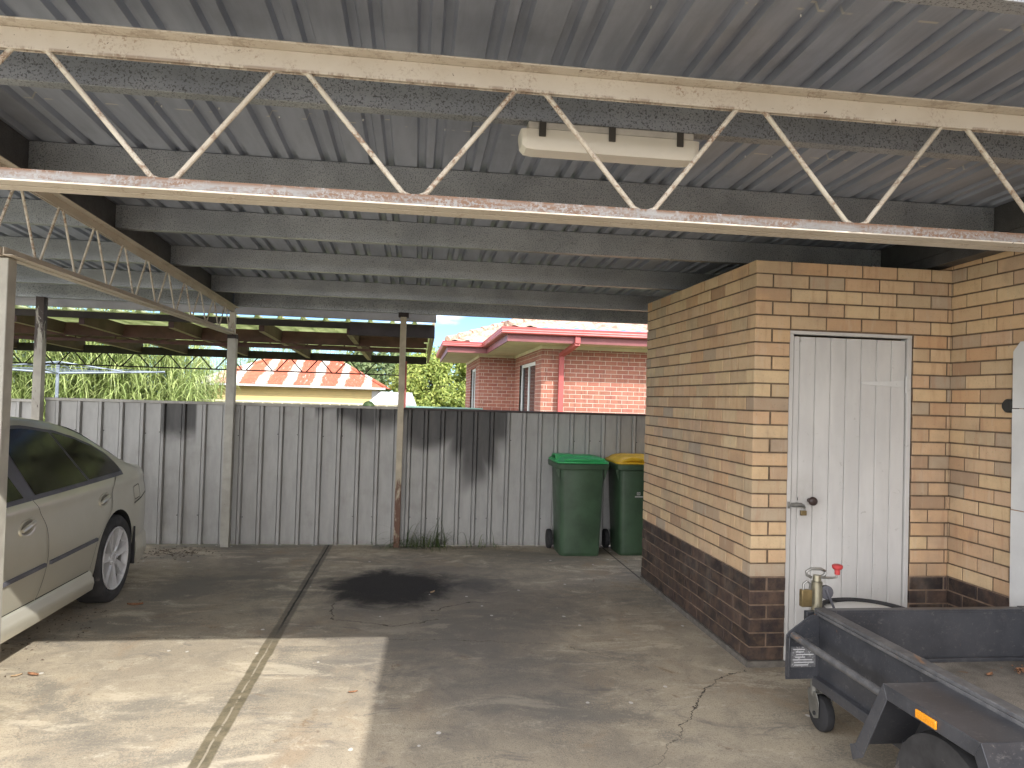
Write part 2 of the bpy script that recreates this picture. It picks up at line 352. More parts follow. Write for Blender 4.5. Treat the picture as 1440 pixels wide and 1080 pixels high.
    M['yellow'] = t.out(t.mix(t.ss(t.noise(3, 5), .4, .8), c, (.50, .40, .2)), .8)
    t = NT('rusty_corrugated'); o = t.xyz()
    fx = t.math('ADD', t.math('MULTIPLY', o[0], 1.16), t.math('MULTIPLY', t.math('SUBTRACT', t.noise(2.2, 5, .7, t.scale(t.pos(), (2, .6, .6))), .5), .55))
    fr = t.math('FRACT', fx)
    k = t.math('MULTIPLY', t.ss(fr, .18, .28), t.ss(fr, .98, .86))
    k = t.math('MULTIPLY', k, t.ss(t.noise(3, 5, .7, t.scale(t.pos(), (3, .7, .7))), .30, .42))
    k = t.math('MULTIPLY', k, t.ss(o[0], -7.0, -6.0))
    rc = t.mix(t.ss(t.noise(7, 5, .7), .3, .7), (.33, .075, .038), (.42, .12, .06))
    M['rustroof'] = t.out(t.mix(k, (.48, .45, .40), rc), .7)
    M['zincroof'] = plain('pale_zinc', (.50, .51, .52), .5, .2, .15, 3)
    M['creamfence'] = plain('cream_fence', (.66, .62, .48), .6, 0, .1, 3)
    M['teal'] = plain('teal_fence', (.16, .27, .24), .6, 0, .15, 3)
    M['whiteroof'] = plain('white_roof', (.74, .74, .74), .6, 0, .08, 3)
    M['galv'] = plain('galvanised_pipe', (.24, .28, .33), .4, .5, .15, 6)
    def leaf(name, a, b, trans=.35):
        t = NT(name); r = t.attr('rnd')
        c = t.mix(r, a, b)
        tr = t.node('ShaderNodeBsdfTranslucent'); t.put(tr.inputs[0], c)
        mx = t.node('ShaderNodeMixShader'); mx.inputs[0].default_value = trans
        t.put(t.b.inputs['Base Color'], c); t.b.inputs['Roughness'].default_value = .55
        t.l.new(t.b.outputs[0], mx.inputs[1]); t.l.new(tr.outputs[0], mx.inputs[2])
        t.l.new(mx.outputs[0], t.n['Material Output'].inputs[0]); return t.m
    M['leafy'] = leaf('tree_leaf', (.14, .21, .04), (.40, .45, .11))
    M['leafd'] = leaf('dark_tree_leaf', (.08, .13, .05), (.20, .25, .10))
    M['cane'] = leaf('cane_leaf', (.18, .27, .07), (.50, .56, .24))
    M['weed'] = leaf('weed_blade', (.05, .09, .03), (.15, .19, .07))
    M['topi'] = leaf('clipped_leaf', (.03, .06, .015), (.07, .12, .03))
    M['bark'] = plain('bark', (.12, .09, .065), .9, 0, .3, 12)
    M['dry'] = plain('dry_leaf', (.34, .17, .09), .8, 0, .5, 90)
    M['hay'] = plain('pale_dry_leaf', (.42, .30, .18), .8, 0, .3, 60)
    M['postp'] = None
    t = NT('peeling_post'); n = t.noise(6, 6, .75, t.scale(t.pos(), (1, 1, .35)), .6); o = t.xyz()
    c = t.mix(t.ss(t.noise(9, 4), .3, .7), (.33, .32, .28), (.42, .41, .36))
    c = t.mix(t.ss(t.noise(22, 5, .8), .66, .72), c, (.16, .14, .12)); M['post'] = t.out(c, .55, .1)
    t = NT('rusted_post'); n = t.noise(9, 6, .75, t.scale(t.pos(), (1, 1, .35)), .6); o = t.xyz()
    c = t.mix(t.ss(t.noise(9, 4), .3, .7), (.40, .35, .26), (.52, .46, .34))
    low = t.math('ADD', t.math('MULTIPLY', o[2], -.22), t.math('ADD', n, .06))
    c = t.mix(t.ss(low, .42, .50), c, (.13, .065, .04)); M['postrust'] = t.out(c, .65)
    t = NT('peeled_post'); n = t.noise(5, 6, .75, t.scale(t.pos(), (2, 2, .5)), .6); o = t.xyz()
    c = t.mix(t.ss(t.noise(9, 4), .3, .7), (.33, .31, .27), (.42, .40, .34))
    low = t.math('ADD', t.math('MULTIPLY', o[2], .30), n)
    c = t.mix(t.ss(low, 1.10, 1.16), c, (.06, .045, .04)); M['postpeel'] = t.out(c, .65)
make_materials()

# ------------------------------------------------------------------ mesh builder
class MB:
    def __init__(s): s.v = []; s.f = []; s.mi = []; s.r = []
    def add(s, vs, fs, mi=0, r=0.5):
        o = len(s.v); s.v += [tuple(v) for v in vs]
        for f in fs: s.f.append(tuple(i + o for i in f)); s.mi.append(mi); s.r.append(r)
    def box(s, a, b, mi=0, r=.5):
        x0, y0, z0 = [min(p, q) for p, q in zip(a, b)]; x1, y1, z1 = [max(p, q) for p, q in zip(a, b)]
        s.add([(x0, y0, z0), (x1, y0, z0), (x1, y1, z0), (x0, y1, z0), (x0, y0, z1), (x1, y0, z1), (x1, y1, z1), (x0, y1, z1)],
              [(0, 3, 2, 1), (4, 5, 6, 7), (0, 1, 5, 4), (1, 2, 6, 5), (2, 3, 7, 6), (3, 0, 4, 7)], mi, r)
    def extr(s, A, B, mi=0, r=.5, cap=True):
        n = len(A)
        fs = [(i, (i + 1) % n, n + (i + 1) % n, n + i) for i in range(n)]
        if cap: fs += [tuple(reversed(range(n))), tuple(range(n, 2 * n))]
        s.add(list(A) + list(B), fs, mi, r)
    def bar(s, p, q, w, h, mi=0, up=(0, 0, 1), r=.5):
        p, q = Vector(p), Vector(q); d = (q - p).normalized(); up = Vector(up)
        x = d.cross(up).normalized(); z = x.cross(d)
        ring = lambda c: [c + x * a * w / 2 + z * b * h / 2 for a, b in ((-1, -1), (1, -1), (1, 1), (-1, 1))]
        s.extr(ring(p), ring(q), mi, r)
    def tube(s, pts, rad, n=8, mi=0, r=.5, closed=False, cap=True):
        pts = [Vector(p) for p in pts]; N = len(pts); rads = rad if isinstance(rad, (list, tuple)) else [rad] * N
        vs = []; prev = None
        for i, p in enumerate(pts):
            if closed: d = pts[(i + 1) % N] - pts[i - 1]
            else: d = pts[min(i + 1, N - 1)] - pts[max(i - 1, 0)]
            d.normalize()
            if prev is None:
                u = Vector((0, 0, 1)) if abs(d.z) < .9 else Vector((1, 0, 0)); x = d.cross(u).normalized()
            else:
                x = (prev - d * prev.dot(d)).normalized()
            prev = x; y = d.cross(x)
            for k in range(n):
                a = 2 * math.pi * k / n; vs.append(p + (x * math.cos(a) + y * math.sin(a)) * rads[i])
        fs = []
        for i in range(N if closed else N - 1):
            j = (i + 1) % N
            for k in range(n):
                m = (k + 1) % n; fs.append((i * n + k, i * n + m, j * n + m, j * n + k))
        if cap and not closed: fs += [tuple(reversed(range(n))), tuple(range((N - 1) * n, N * n))]
        s.add(vs, fs, mi, r)
    def lathe(s, prof, c, axis='X', n=32, mi=0, r=.5, cap=True):
        c = Vector(c); vs = []
        for rad, h in prof:
            for k in range(n):
                a = 2 * math.pi * k / n; u, w = rad * math.cos(a), rad * math.sin(a)
                vs.append(c + (Vector((h, u, w)) if axis == 'X' else Vector((u, h, w)) if axis == 'Y' else Vector((u, w, h))))
        N = len(prof); fs = []
        for i in range(N - 1):
            for k in range(n):
                m = (k + 1) % n; fs.append((i * n + k, i * n + m, (i + 1) * n + m, (i + 1) * n + k))
        if cap: fs += [tuple(reversed(range(n))), tuple(range((N - 1) * n, N * n))]
        s.add(vs, fs, mi, r)
    def grid(s, rows, mi=0, r=.5):
        a, b = len(rows), len(rows[0]); vs = [p for row in rows for p in row]
        s.add(vs, [(i * b + j, i * b + j + 1, (i + 1) * b + j + 1, (i + 1) * b + j) for i in range(a - 1) for j in range(b - 1)], mi, r)
    def build(s, name, mats, parent=None, smooth=30, bevel=0, solid=0, fixn=True):
        if not isinstance(mats, (list, tuple)): mats = [mats]
        me = bpy.data.meshes.new(name)
        o = ORG.get(parent.name, Vector()) if parent else Vector()
        me.from_pydata([tuple(Vector(v) - o) for v in s.v], [], s.f)
        for m in mats: me.materials.append(m)
        me.polygons.foreach_set('material_index', s.mi)
        at = me.attributes.new('rnd', 'FLOAT', 'FACE'); at.data.foreach_set('value', s.r)
        if fixn:
            bm = bmesh.new(); bm.from_mesh(me); bmesh.ops.recalc_face_normals(bm, faces=bm.faces); bm.to_mesh(me); bm.free()
        if smooth:
            me.polygons.foreach_set('use_smooth', [True] * len(me.polygons)); me.set_sharp_from_angle(angle=R(smooth))
        me.update()
        ob = bpy.data.objects.new(name, me); COL.objects.link(ob)
        if parent: ob.parent = parent
        ORG[ob.name] = o
        if solid:
            m = ob.modifiers.new('thickness', 'SOLIDIFY'); m.thickness = solid; m.offset = 0
        if bevel:
            m = ob.modifiers.new('edges', 'BEVEL'); m.width = bevel; m.segments = 3 if bevel > .0055 else 2; m.limit_method = 'ANGLE'; m.angle_limit = R(40)
        return ob

def tag(o, label=None, cat=None, group=None, kind=None):
    if label: o['label'] = label
    if cat: o['category'] = cat
    if group: o['group'] = group
    if kind: o['kind'] = kind
    return o
def thing(name, loc, label, cat, group=None):
    o = bpy.data.objects.new(name, None); o.empty_display_size = .2; COL.objects.link(o)
    o.location = loc; ORG[o.name] = Vector(loc); return tag(o, label, cat, group)
def copy_tree(o, parent=None):
    c = o.copy(); COL.objects.link(c); c.parent = parent
    for ch in list(o.children): copy_tree(ch, c)
    return c

def bricks(mb, P0, u, n, L, z0, ncourse, par=0, opens=(), start=None, end=None, depth=.105, mi=0, Hc=.086, bl=.24, j=.01, jit=.0022, ch=.0032):
    P0, u, n = Vector(P0), Vector(u), Vector(n); Z = Vector((0, 0, 1))
    for i in range(ncourse):
        za, zb = z0 + i * Hc, z0 + i * Hc + Hc - j
        zm = (za + zb) / 2
        s0 = start(i) if start else 0; e0 = end(i) if end else L
        segs = [(s0, e0)]
        for (a, b, c, d) in opens:
            if c - .02 < zm < d + .02:
                new = []
                for (p, q) in segs:
                    if b <= p or a >= q: new.append((p, q)); continue
                    if a > p: new.append((p, a))
                    if b < q: new.append((b, q))
                segs = new
        off = 0 if (i + par) % 2 == 0 else -.12
        k = int(math.floor((s0 - off) / bl)) - 1
        while off + k * bl < e0:
            a, b = off + k * bl, off + k * bl + bl - j; k += 1
            for (p, q) in segs:
                aa, bb = max(a, p), min(b, q)
                if bb - aa < .012: continue
                rr = random.random(); o = n * random.uniform(-jit, jit)
                f = []
                for (du, dz, dn) in ((aa, za, -ch), (bb, za, -ch), (bb, zb, -ch), (aa, zb, -ch),
                                     (aa + ch, za + ch, 0), (bb - ch, za + ch, 0), (bb - ch, zb - ch, 0), (aa + ch, zb - ch, 0),
                                     (aa, za, -depth), (bb, za, -depth), (bb, zb, -depth), (aa, zb, -depth)):
                    f.append(P0 + u * du + Z * dz + n * dn + o)
                mb.add(f, [(4, 5, 6, 7), (0, 1, 5, 4), (1, 2, 6, 5), (2, 3, 7, 6), (3, 0, 4, 7),
                           (0, 8, 9, 1), (1, 9, 10, 2), (2, 10, 11, 3), (3, 11, 8, 0), (8, 11, 10, 9)], mi, rr)
exec_parts = []

# ------------------------------------------------------------------ ground
mb = MB(); mb.grid([[(x, y, -.06) for x in (-200, 0, 200)] for y in (-120, 0, 330)])
tag(mb.build('ground', M['ground'], smooth=0, fixn=False), kind='structure')
mb = MB(); mb.box((-7.5, -3.0, -.12), (3.42, 7.96, 0))
tag(mb.build('concrete_floor', M['conc'], smooth=0), kind='structure')
mb = MB(); mb.box((-9.5, -16, -.13), (3.42, -3.006, -.008))
tag(mb.build('driveway', M['drive'], smooth=0), kind='structure')

# ------------------------------------------------------------------ carport
zs = lambda y: 2.652 + .04 * (7.87 - y)          # underside of the roof sheet
XL, XB, XR = -4.75, -1.925, 3.31
cp = thing('carport', (-1.9, 7.85, 0), 'steel carport with grey ribbed sheet roof, galvanised purlins and cream lattice trusses overhead', 'carport')
def sheet(x0, x1, y0, y1):
    mb = MB(); prof = [(x0, 0)]
    k = math.ceil((x0 + .06 - 1.985) / .2445)
    while 1.985 + k * .2445 + .06 < x1:
        c = 1.985 + k * .2445; k += 1
        for s in (-1, 1):
            m = c + s * .042
            prof += [(m - .0245, 0), (m - .0145, .026), (m + .0145, .026), (m + .0245, 0)]
    prof.append((x1, 0))
    ys = [y0 + (y1 - y0) * i / 6 for i in range(7)]
    mb.grid([[(x, y, zs(y) + dz) for x, dz in prof] for y in ys])
    return mb.build('roof_sheet', M['sheet'], cp, smooth=0, solid=.0012, fixn=False)
sheet(XL, 3.395, 1.55, 8.02)
sheet(1.97, 3.395, -2.6, 1.549)
mb = MB(); k = -27
while k < 6:                                     # white pegs standing in for daylight through screw holes
    for y in (2.17, 3.30, 4.38):
        if random.random() < .45:
            x = 1.985 + k * .2445 + random.choice((-.06, .06)); yy = y + random.uniform(-.05, .05)
            mb.tube([(x, yy, zs(yy) + .001), (x, yy, zs(yy) - .007)], .0032, 5)
    k += 1
tag(mb.build('daylight_dots', M['wframe'], cp), kind='stuff')
def purlin(x0, x1, y, zt, h=.148):
    P = [(0, 0), (.06, 0), (.06, -.016), (.057, -.016), (.057, -.003), (.003, -.003), (.003, -h + .003), (.057, -h + .003), (.057, -h + .016), (.06, -h + .016), (.06, -h), (0, -h)]
    mb = MB(); mb.extr([(x0, y + a, zt + b) for a, b in P], [(x1, y + a, zt + b) for a, b in P])
    return mb.build('purlin', M['purlin'], cp, bevel=.006)
PY = [1.78, 2.79, 3.82, 4.86, 5.90, 7.02, 7.87]
for y in PY:
    zt = zs(y + .06) - .001
    pm = purlin(XB, XR, y, zt); purlin(XL, XB - .062, y, zt)
    for xx, sx in ((XB, 1), (XR, -1)):           # a bolted cleat at each end
        mb = MB(); mb.box((xx + sx * .002, y - .008, zt - .138), (xx + sx * .075, y - .0005, zt - .004))
        for dz in (-.04, -.105):
            mb.lathe([(.011, -.018), (.011, -.006)], (xx + sx * .045, y, zt + dz), 'Y', 6)
        mb.build('cleat', M['purlin'], cp)
tz = lambda y: 2.615 - .033 * (y - 3.74)         # top of the side truss
def beam(x, y0, y1, low):
    mb = MB(); ring = lambda y: [(x, y, low(y)), (x + .06, y, low(y)), (x + .06, y, zs(y) - .002), (x, y, zs(y) - .002)]
    mb.extr(ring(y0), ring(y1)); return mb.build('side_beam', M['beam'], cp, bevel=.003)
beam(XB - .061, 2.48, 7.98, lambda y: tz(y) + .002)
beam(XR + .001, 1.6, 6.4, lambda y: zs(y) - .17)
mb = MB(); mb.extr([(3.30, 1.6, zs(1.6) - .27), (3.408, 1.6, zs(1.6) - .27), (3.408, 1.6, zs(1.6) - .175), (3.30, 1.6, zs(1.6) - .175)],
                   [(3.30, 4.9, zs(4.9) - .24), (3.408, 4.9, zs(4.9) - .24), (3.408, 4.9, zs(4.9) - .175), (3.30, 4.9, zs(4.9) - .175)])
mb.build('wall_plate', M['beam'], cp)
# front truss
root = bpy.data.objects.new('lattice_truss', None); COL.objects.link(root); root.parent = cp; root.location = Vector((0, 2.4, 2.2)) - ORG[cp.name]; ORG[root.name] = Vector((0, 2.4, 2.2))
ft = root
def chord_x(name, z, leg, half, up, mats, x0=XL, x1=3.40, y=2.4):
    mb = MB(); t = .006
    zf0, zf1 = (z, z + t) if up else (z - t, z)
    za, zb = (z + t, z + leg) if up else (z - leg, z - t)
    for s in (-1, 1):
        mb.box((x0, y + s * .006, zf0), (x1, y + s * half, zf1), 0)
        mb.box((x0, y + s * .006, za), (x1, y + s * .012, zb), 1)
    return mb.build(name, mats, ft, bevel=.002)
chord_x('top_chord', 2.716, .073, .066, False, [M['cream'], M['cream']])
chord_x('bottom_chord', 2.222, .052, .06, True, [M['cream'], M['wornwhite']])
k = -5
rods = []
for k in range(-5, 5):
    cb = -.030 + .7835 * k; ct = cb + .377
    for (xb, xt) in ((cb + .038, ct - .052), (cb + .7835 - .038, ct + .052)):
        if min(xb, xt) < XL or max(xb, xt) > 3.38: continue
        mb = MB(); d = .012 if xt > xb else -.012
        mb.tube([(xt + d * 2.2, 2.4, 2.658), (xt, 2.4, 2.647), (xb, 2.4, 2.278), (xb - d * 2.2, 2.4, 2.266)], .0088, 10)
        mb.build('web_rod', M['rod'], ft)
# side truss along Y
st = bpy.data.objects.new('lattice_truss', None); COL.objects.link(st); st.parent = cp
ORG[st.name] = Vector((-1.9, 5, 2.2)); st.location = ORG[st.name] - ORG[cp.name]
XS = -1.915
def chord_y(name, fz, leg, half, up, mats, y0=2.47, y1=7.84):
    mb = MB(); t = .006
    for s in (-1, 1):
        for (a, b, c, d, mi) in ((.006, half, 0, t, 0), (.006, .012, t, leg, 1)):
            sg = 1 if up else -1
            ring = lambda y: [(XS + s * a, y, fz(y) + sg * c), (XS + s * b, y, fz(y) + sg * c), (XS + s * b, y, fz(y) + sg * d), (XS + s * a, y, fz(y) + sg * d)]
            mb.extr(ring(y0), ring(y1), mi)
    return mb.build(name, mats, st, bevel=.002)
bz = lambda y: 2.205 - .002 * (y - 3.7)
chord_y('top_chord', tz, .05, .055, False, [M['cream'], M['cream']])
chord_y('bottom_chord', bz, .04, .05, True, [M['cream'], M['cream']], 3.6)
for k in range(-3, 10):
    yt = 4.138 + .4205 * k; yb = yt - .215
    for (a, b) in ((yt - .022, yb + .022), (yt + .022, yb + .4205 - .022)):
        if a < 2.6 or b > 7.8: continue
        mb = MB(); mb.tube([(XS, a, tz(a) - .02), (XS, a, tz(a) - .048), (XS, b, bz(b) + .036), (XS, b, bz(b) + .012)], .0068, 8)
        mb.build('web_rod', M['rod'], st)
mb = MB(); mb.box((XS - .03, 7.79, 2.2), (XS + .03, 7.838, tz(7.8) - .055)); mb.build('end_post', M['cream'], st, bevel=.004)
# posts
def post(x, y, w, z1, mat, extra=None):
    mb = MB(); mb.box((x - w / 2, y - w / 2, 0), (x + w / 2, y + w / 2, z1)); p = mb.build('post', mat, cp, bevel=.004)
    if extra:
        mb = MB(); extra(mb); mb.build('bracket', M['mdark'], p)
post(-1.9375, 3.6725, .075, 2.2, M['post'])
post(-3.775, 7.85, .080, zs(7.87) - .15, M['postpeel'])
post(-1.915, 7.845, .085, 2.155, M['post'], lambda m: m.box((-1.96, 7.80, 2.155), (-1.87, 7.89, 2.192)))
post(-.165, 7.845, .064, 2.455, M['postrust'], lambda m: m.box((-.22, 7.80, 2.455), (-.11, 7.90, 2.50)))

# ------------------------------------------------------------------ strip light under the purlin
lt = thing('strip_light', (.735, 2.84, 2.70), 'white weatherproof fluorescent batten with dark clips fixed under the purlin behind the front truss', 'light')
mb = MB()
prof = lambda x, k, z0, z1: [(x, 2.84 - .055 * k, z1), (x, 2.84 - .055 * k, z0), (x, 2.84 + .055 * k, z0), (x, 2.84 + .055 * k, z1)]
mb.extr(prof(.40, 1, 2.672, 2.702), prof(1.075, 1, 2.672, 2.702)); mb.build('housing', M['base'], lt, bevel=.006)
mb = MB(); rows = []
for x, k in ((.372, .35), (.378, .75), (.395, .95), (.43, 1), (1.045, 1), (1.08, .95), (1.097, .75), (1.103, .35)):
    w = .057; h = .078
    rows.append([(x, 2.84 + w * (k * .4 + .6) * a, 2.671 - h * k * b) for a, b in ((-1, 0), (-1, .42), (-.93, .84), (-.80, 1), (0, 1), (.80, 1), (.93, .84), (1, .42), (1, 0))])
for a, b in zip(rows, rows[1:]): mb.grid([a, b])
mb.add(rows[0], [tuple(range(9))]); mb.add(rows[-1], [tuple(range(9))])
mb.build('diffuser', M['acryl'], lt, smooth=28)
for x in (.455, .735, 1.015):
    for s in (-1, 1):
        mb = MB(); mb.box((x - .014, 2.84 + s * .0585, 2.64), (x + .014, 2.84 + s * .066, 2.698)); mb.build('clip', M['clip'], lt, bevel=.003)

# ------------------------------------------------------------------ brick shed and the house it leans on
X0, Y0, X1, Y1 = 2.079, 4.277, 3.42, 6.43
sh = thing('brick_shed', (2.75, 5.3, 0), 'small cream brick storeroom with dark base and white boarded door', 'shed')
dx0, dx1, dzt = 2.313, 3.154, 2.104
zd, zl = .04, .556
for part, zz, nc, mat, mort in (('plinth', zd, 6, 'bdark', 'mortarp'), ('wall', zl, 23, 'brick', 'mortar')):
    mb = MB()
    op = [(dx0 - X0, dx1 - X0, 0, dzt - .006)]
    bricks(mb, (X0, Y0, 0), (1, 0, 0), (0, -1, 0), X1 - X0 - .004, zz, nc, 0, op, start=lambda i: 0 if i % 2 == 0 else .115)
    bricks(mb, (X0, Y0, 0), (0, 1, 0), (-1, 0, 0), Y1 - Y0, zz, nc, 1, start=lambda i: .115 if i % 2 == 0 else 0)
    z1 = zz + nc * .086 - (.01 if part == 'wall' else 0); m = .007
    mb.box((X0 + .03, Y0 + m, zz), (dx0, Y0 + .1, z1), 1)
    if part == 'plinth': mb.box((dx1, Y0 + m, zz), (X1, Y0 + .1, z1), 1)
    else:
        mb.box((dx1, Y0 + m, zz), (X1, Y0 + .1, dzt - .011), 1); mb.box((dx0 + .001, Y0 + m + .0004, dzt - .011), (X1, Y0 + .1, z1), 1)
    mb.box((X0 + m, Y0 + m + .001, zz), (X0 + .099, Y1 - .01, z1), 1)
    mb.box((X0 + .2, Y1 - .1, zz), (X1, Y1, z1), 0)
    mb.build(part, [M[mat], M[mort]], sh, smooth=0)
mb = MB(); mb.box((X0 - .012, Y0 - .012, 0), (dx0, Y0 + .11, zd - .003)); mb.box((dx1, Y0 - .012, 0), (X1, Y0 + .11, zd - .003)); mb.box((X0 - .012, Y0 + .111, 0), (X0 + .1, Y1, zd - .003))
mb.box((dx0 + .001, Y0 - .006, 0), (dx1 - .001, Y0 + .12, .03))
mb.build('footing', plain('footing_concrete', (.15, .135, .115), .95, 0, .3, 15, bump=.5), sh)
mb = MB(); mb.box((X0 + .105, Y0 + .105, 2.47), (X1, Y1, 2.52)); mb.build('ceiling_slab', M['mortar'], sh)
# door frame
yf = Y0 + .012
mb = MB()
mb.box((dx0 + .002, yf, .03), (dx0 + .030, yf + .07, 2.072)); mb.box((dx1 - .032, yf, .03), (dx1 - .002, yf + .07, 2.072)); mb.box((dx0 + .002, yf - .002, 2.0725), (dx1 - .002, yf + .07, 2.1))
mb.build('door_frame', M['door'], sh, bevel=.003)
dr = MB(); xa, xb = dx0 + .036, dx1 - .036; yd = yf + .012
edges = [xa, xa + .043]
while edges[-1] + .1045 < xb - .02: edges.append(edges[-1] + .1045)
edges.append(xb)
for a, b in zip(edges, edges[1:]):
    v = .0055
    P = [(a + .0014, yd + v), (a + v, yd), (b - v, yd), (b - .0014, yd + v), (b - .0014, yd + .03), (a + .0014, yd + .03)]
    dr.extr([(x, y, .045) for x, y in P], [(x, y, 2.058) for x, y in P])
dr.box((xa + .002, yd + .016, .046), (xb - .002, yd + .029, 2.057))
door = dr.build('door', M['door'], sh, smooth=0)
mb = MB(); P = [(2.81, 1.770), (2.81, 1.785), (3.10, 1.802), (3.10, 1.757)]
mb.extr([(x, yd - .010, z) for x, z in P], [(x, yd - .0005, z) for x, z in P]); mb.box((3.119, yf - .006, 1.725), (3.139, yf - .0005, 1.83)); mb.tube([(3.112, yf - .006, 1.725), (3.112, yf - .006, 1.83)], .007)
for x in (2.84, 2.93, 3.05): mb.lathe([(.005, -.013), (.005, -.009)], (x, yd, 1.779), 'Y', 10)
mb.build('hinge', M['white'], door, bevel=.001)
mb = MB(); mb.lathe([(.014, 0), (.012, -.018), (.022, -.03), (.028, -.042), (.026, -.056), (.012, -.062)], (2.472, yd, 1.028), 'Y', 24); mb.build('knob', plain('brown_knob', (.05, .03, .025), .4), door, smooth=60)
mb = MB(); mb.lathe([(.014, 0), (.014, -.003)], (2.392, yd, 1.034), 'Y', 20, 0); mb.box((2.3895, yd - .0045, 1.026), (2.3945, yd - .0032, 1.045), 1); mb.build('keyhole_plate', [M['door'], M['seam']], door)
mb = MB(); mb.box((2.322, yf - .012, .978), (2.334, yf - .0005, 1.02)); mb.tube([(2.330, yf - .012, .999), (2.36, yd - .016, .998), (2.41, yd - .016, 1.0), (2.428, yd - .017, .994), (2.436, yd - .018, .978)], [.005, .014, .013, .009, .007], 10); mb.box((2.35, yd - .006, .988), (2.425, yd - .0005, 1.012))
mb.build('bolt', M['steel'], door, bevel=.002)
pk = thing('padlock', (2.427, yd - .02, .94), 'small dark brass padlock hanging on the bolt of the white door', 'padlock')
mb = MB(); mb.box((2.408, yd - .026, .935), (2.445, yd - .008, .965)); mb.build('lock_body', M['brass'], pk, bevel=.002)
mb = MB(); mb.tube([(2.415, yd - .017, .962), (2.415, yd - .017, .977)] + [(2.4265 + .0115 * math.cos(a), yd - .017, .977 + .0115 * math.sin(a)) for a in (2.6, 2.1, 1.57, 1.0, .5)] + [(2.438, yd - .017, .977), (2.438, yd - .017, .962)], .003, 8); mb.build('shackle', M['steel'], pk)

hs = thing('brick_house', (6, 0, 0), 'long cream brick house wall with dark base along the right side of the carport', 'house')
ya, yb = -6.0, 6.43
for part, zz, nc, mat, mort in (('plinth', zd, 6, 'bdark', 'mortarp'), ('wall', zl, 27, 'brick', 'mortar')):
    mb = MB()
    bricks(mb, (X1, yb, 0), (0, -1, 0), (-1, 0, 0), yb - ya, zz, nc, 1)
    z1 = zz + nc * .086 - .002
    mb.box((X1 + .007, ya, zz), (X1 + .1, yb, z1), 1)
    mb.box((X1 + .11, ya, zz), (10, ya + .2, z1)); mb.box((X1 + .11, yb - .2, zz), (10, yb, z1)); mb.box((9.8, ya + .21, zz), (10, yb - .21, z1))
    mb.build(part, [M[mat], M[mort]], hs, smooth=0)
mb = MB(); mb.box((X1 - .01, ya, -.05), (10, yb, zd - .003)); mb.build('footing', plain('house_footing', (.16, .145, .125), .95, 0, .3, 15), hs)
mb = MB(); A = [(3.46, ya - .4, 3.12), (10.4, ya - .4, 3.12), (10.4, yb + .4, 3.12), (3.46, yb + .4, 3.12)]; Rg = [(6.93, ya + 2.6, 4.3), (6.93, yb - 2.6, 4.3)]
mb.add(A + Rg, [(0, 1, 4), (1, 2, 5, 4), (2, 3, 5), (3, 0, 4, 5), (3, 2, 1, 0)]); mb.build('roof', M['tile'], hs, smooth=0)
mb = MB(); mb.box((3.46, ya - .3, 2.885), (10.3, yb + .3, 3.115)); mb.build('eave', M['soffit'], hs)
mb = MB(); mb.lathe([(.036, 0), (.040, -.02), (.040, -.045), (.032, -.055), (.001, -.057)], (X1, 3.77, 1.655), 'X', 20); mb.build('vent_pipe', M['seam'], hs)
pn = thing('white_panel', (3.40, 3.3, .06), 'white painted board with a clipped top corner fixed to the cream brick house wall', 'board')
def panel(z0, z1, clip):
    P = [(3.735, z0), (3.735, z1 - clip), (3.735 - clip * .9, z1), (2.7, z1), (2.7, z0)]
    mb = MB(); mb.extr([(3.372, y, z) for y, z in P], [(3.4165, y, z) for y, z in P]); return mb
for z0, z1, c in ((.06, 1.063, 0), (1.067, 1.638, 0), (1.642, 2.02, .055)): panel(z0, z1, c).build('board', M['white'], pn, bevel=.0025)
mb = MB(); mb.box((3.374, 3.60, 1.0635), (3.41, 3.7345, 1.0665)); mb.build('rust_seam', M['rustline'], pn)

# ------------------------------------------------------------------ back fence
fn = thing('metal_fence', (0, 7.92, 0), 'grey ribbed metal fence with blackened patches across the back of the carport', 'fence')
def fpanel(x0, x1, pitch, z1=1.462, ph=.6, y=7.915):
    mb = MB(); prof = [(x0, 0)]; x = x0 + pitch * ph
    while x + .03 < x1:
        prof += [(x - .0285, 0), (x - .024, .013), (x - .019, .002), (x - .0125, -.024), (x + .0125, -.024), (x + .019, .002), (x + .024, .013), (x + .0285, 0)]; x += pitch
    prof.append((x1, 0)); mb.grid([[(a, y + b, z) for a, b in prof] for z in (.012, .5, 1.0, z1)])
    mb.build('fence_panel', M['fence'], fn, smooth=0, solid=.0012, fixn=False)
    mb = MB(); x = x0 + pitch * ph; i = 0
    while x + .03 < x1:
        for z in (.30, 1.16):
            if random.random() < .62: mb.lathe([(.006, -.005), (.006, 0)], (x + random.choice((-1, 1)) * .034, y - .001, z + random.uniform(-.015, .015)), 'Y', 6)
        x += pitch
    tag(mb.build('screws', M['seam'], fn), kind='stuff')
fpanel(-9.5, -3.83, .2, 1.44); fpanel(-3.73, -1.93, .2035); fpanel(-1.925, -.16, .2); fpanel(-.155, 4.3, .1785, ph=.5)
mb = MB()
for a, b, z in ((-9.5, -3.83, 1.44), (-3.73, -.16, 1.462)): mb.box((a, 7.89, z), (b, 7.945, z + .03))
mb.build('top_rail', M['fencecap'], fn, bevel=.004)
mb = MB(); mb.box((-.155, 7.89, 1.462), (4.3, 7.945, 1.485)); mb.build('top_rail', plain('dark_rail', (.06, .045, .045), .6), fn, bevel=.003)
mb = MB()
for z in (.3, 1.16): mb.box((-9.5, 7.93, z - .02), (4.3, 7.97, z + .02))
mb.build('back_rail', M['fencecap'], fn)

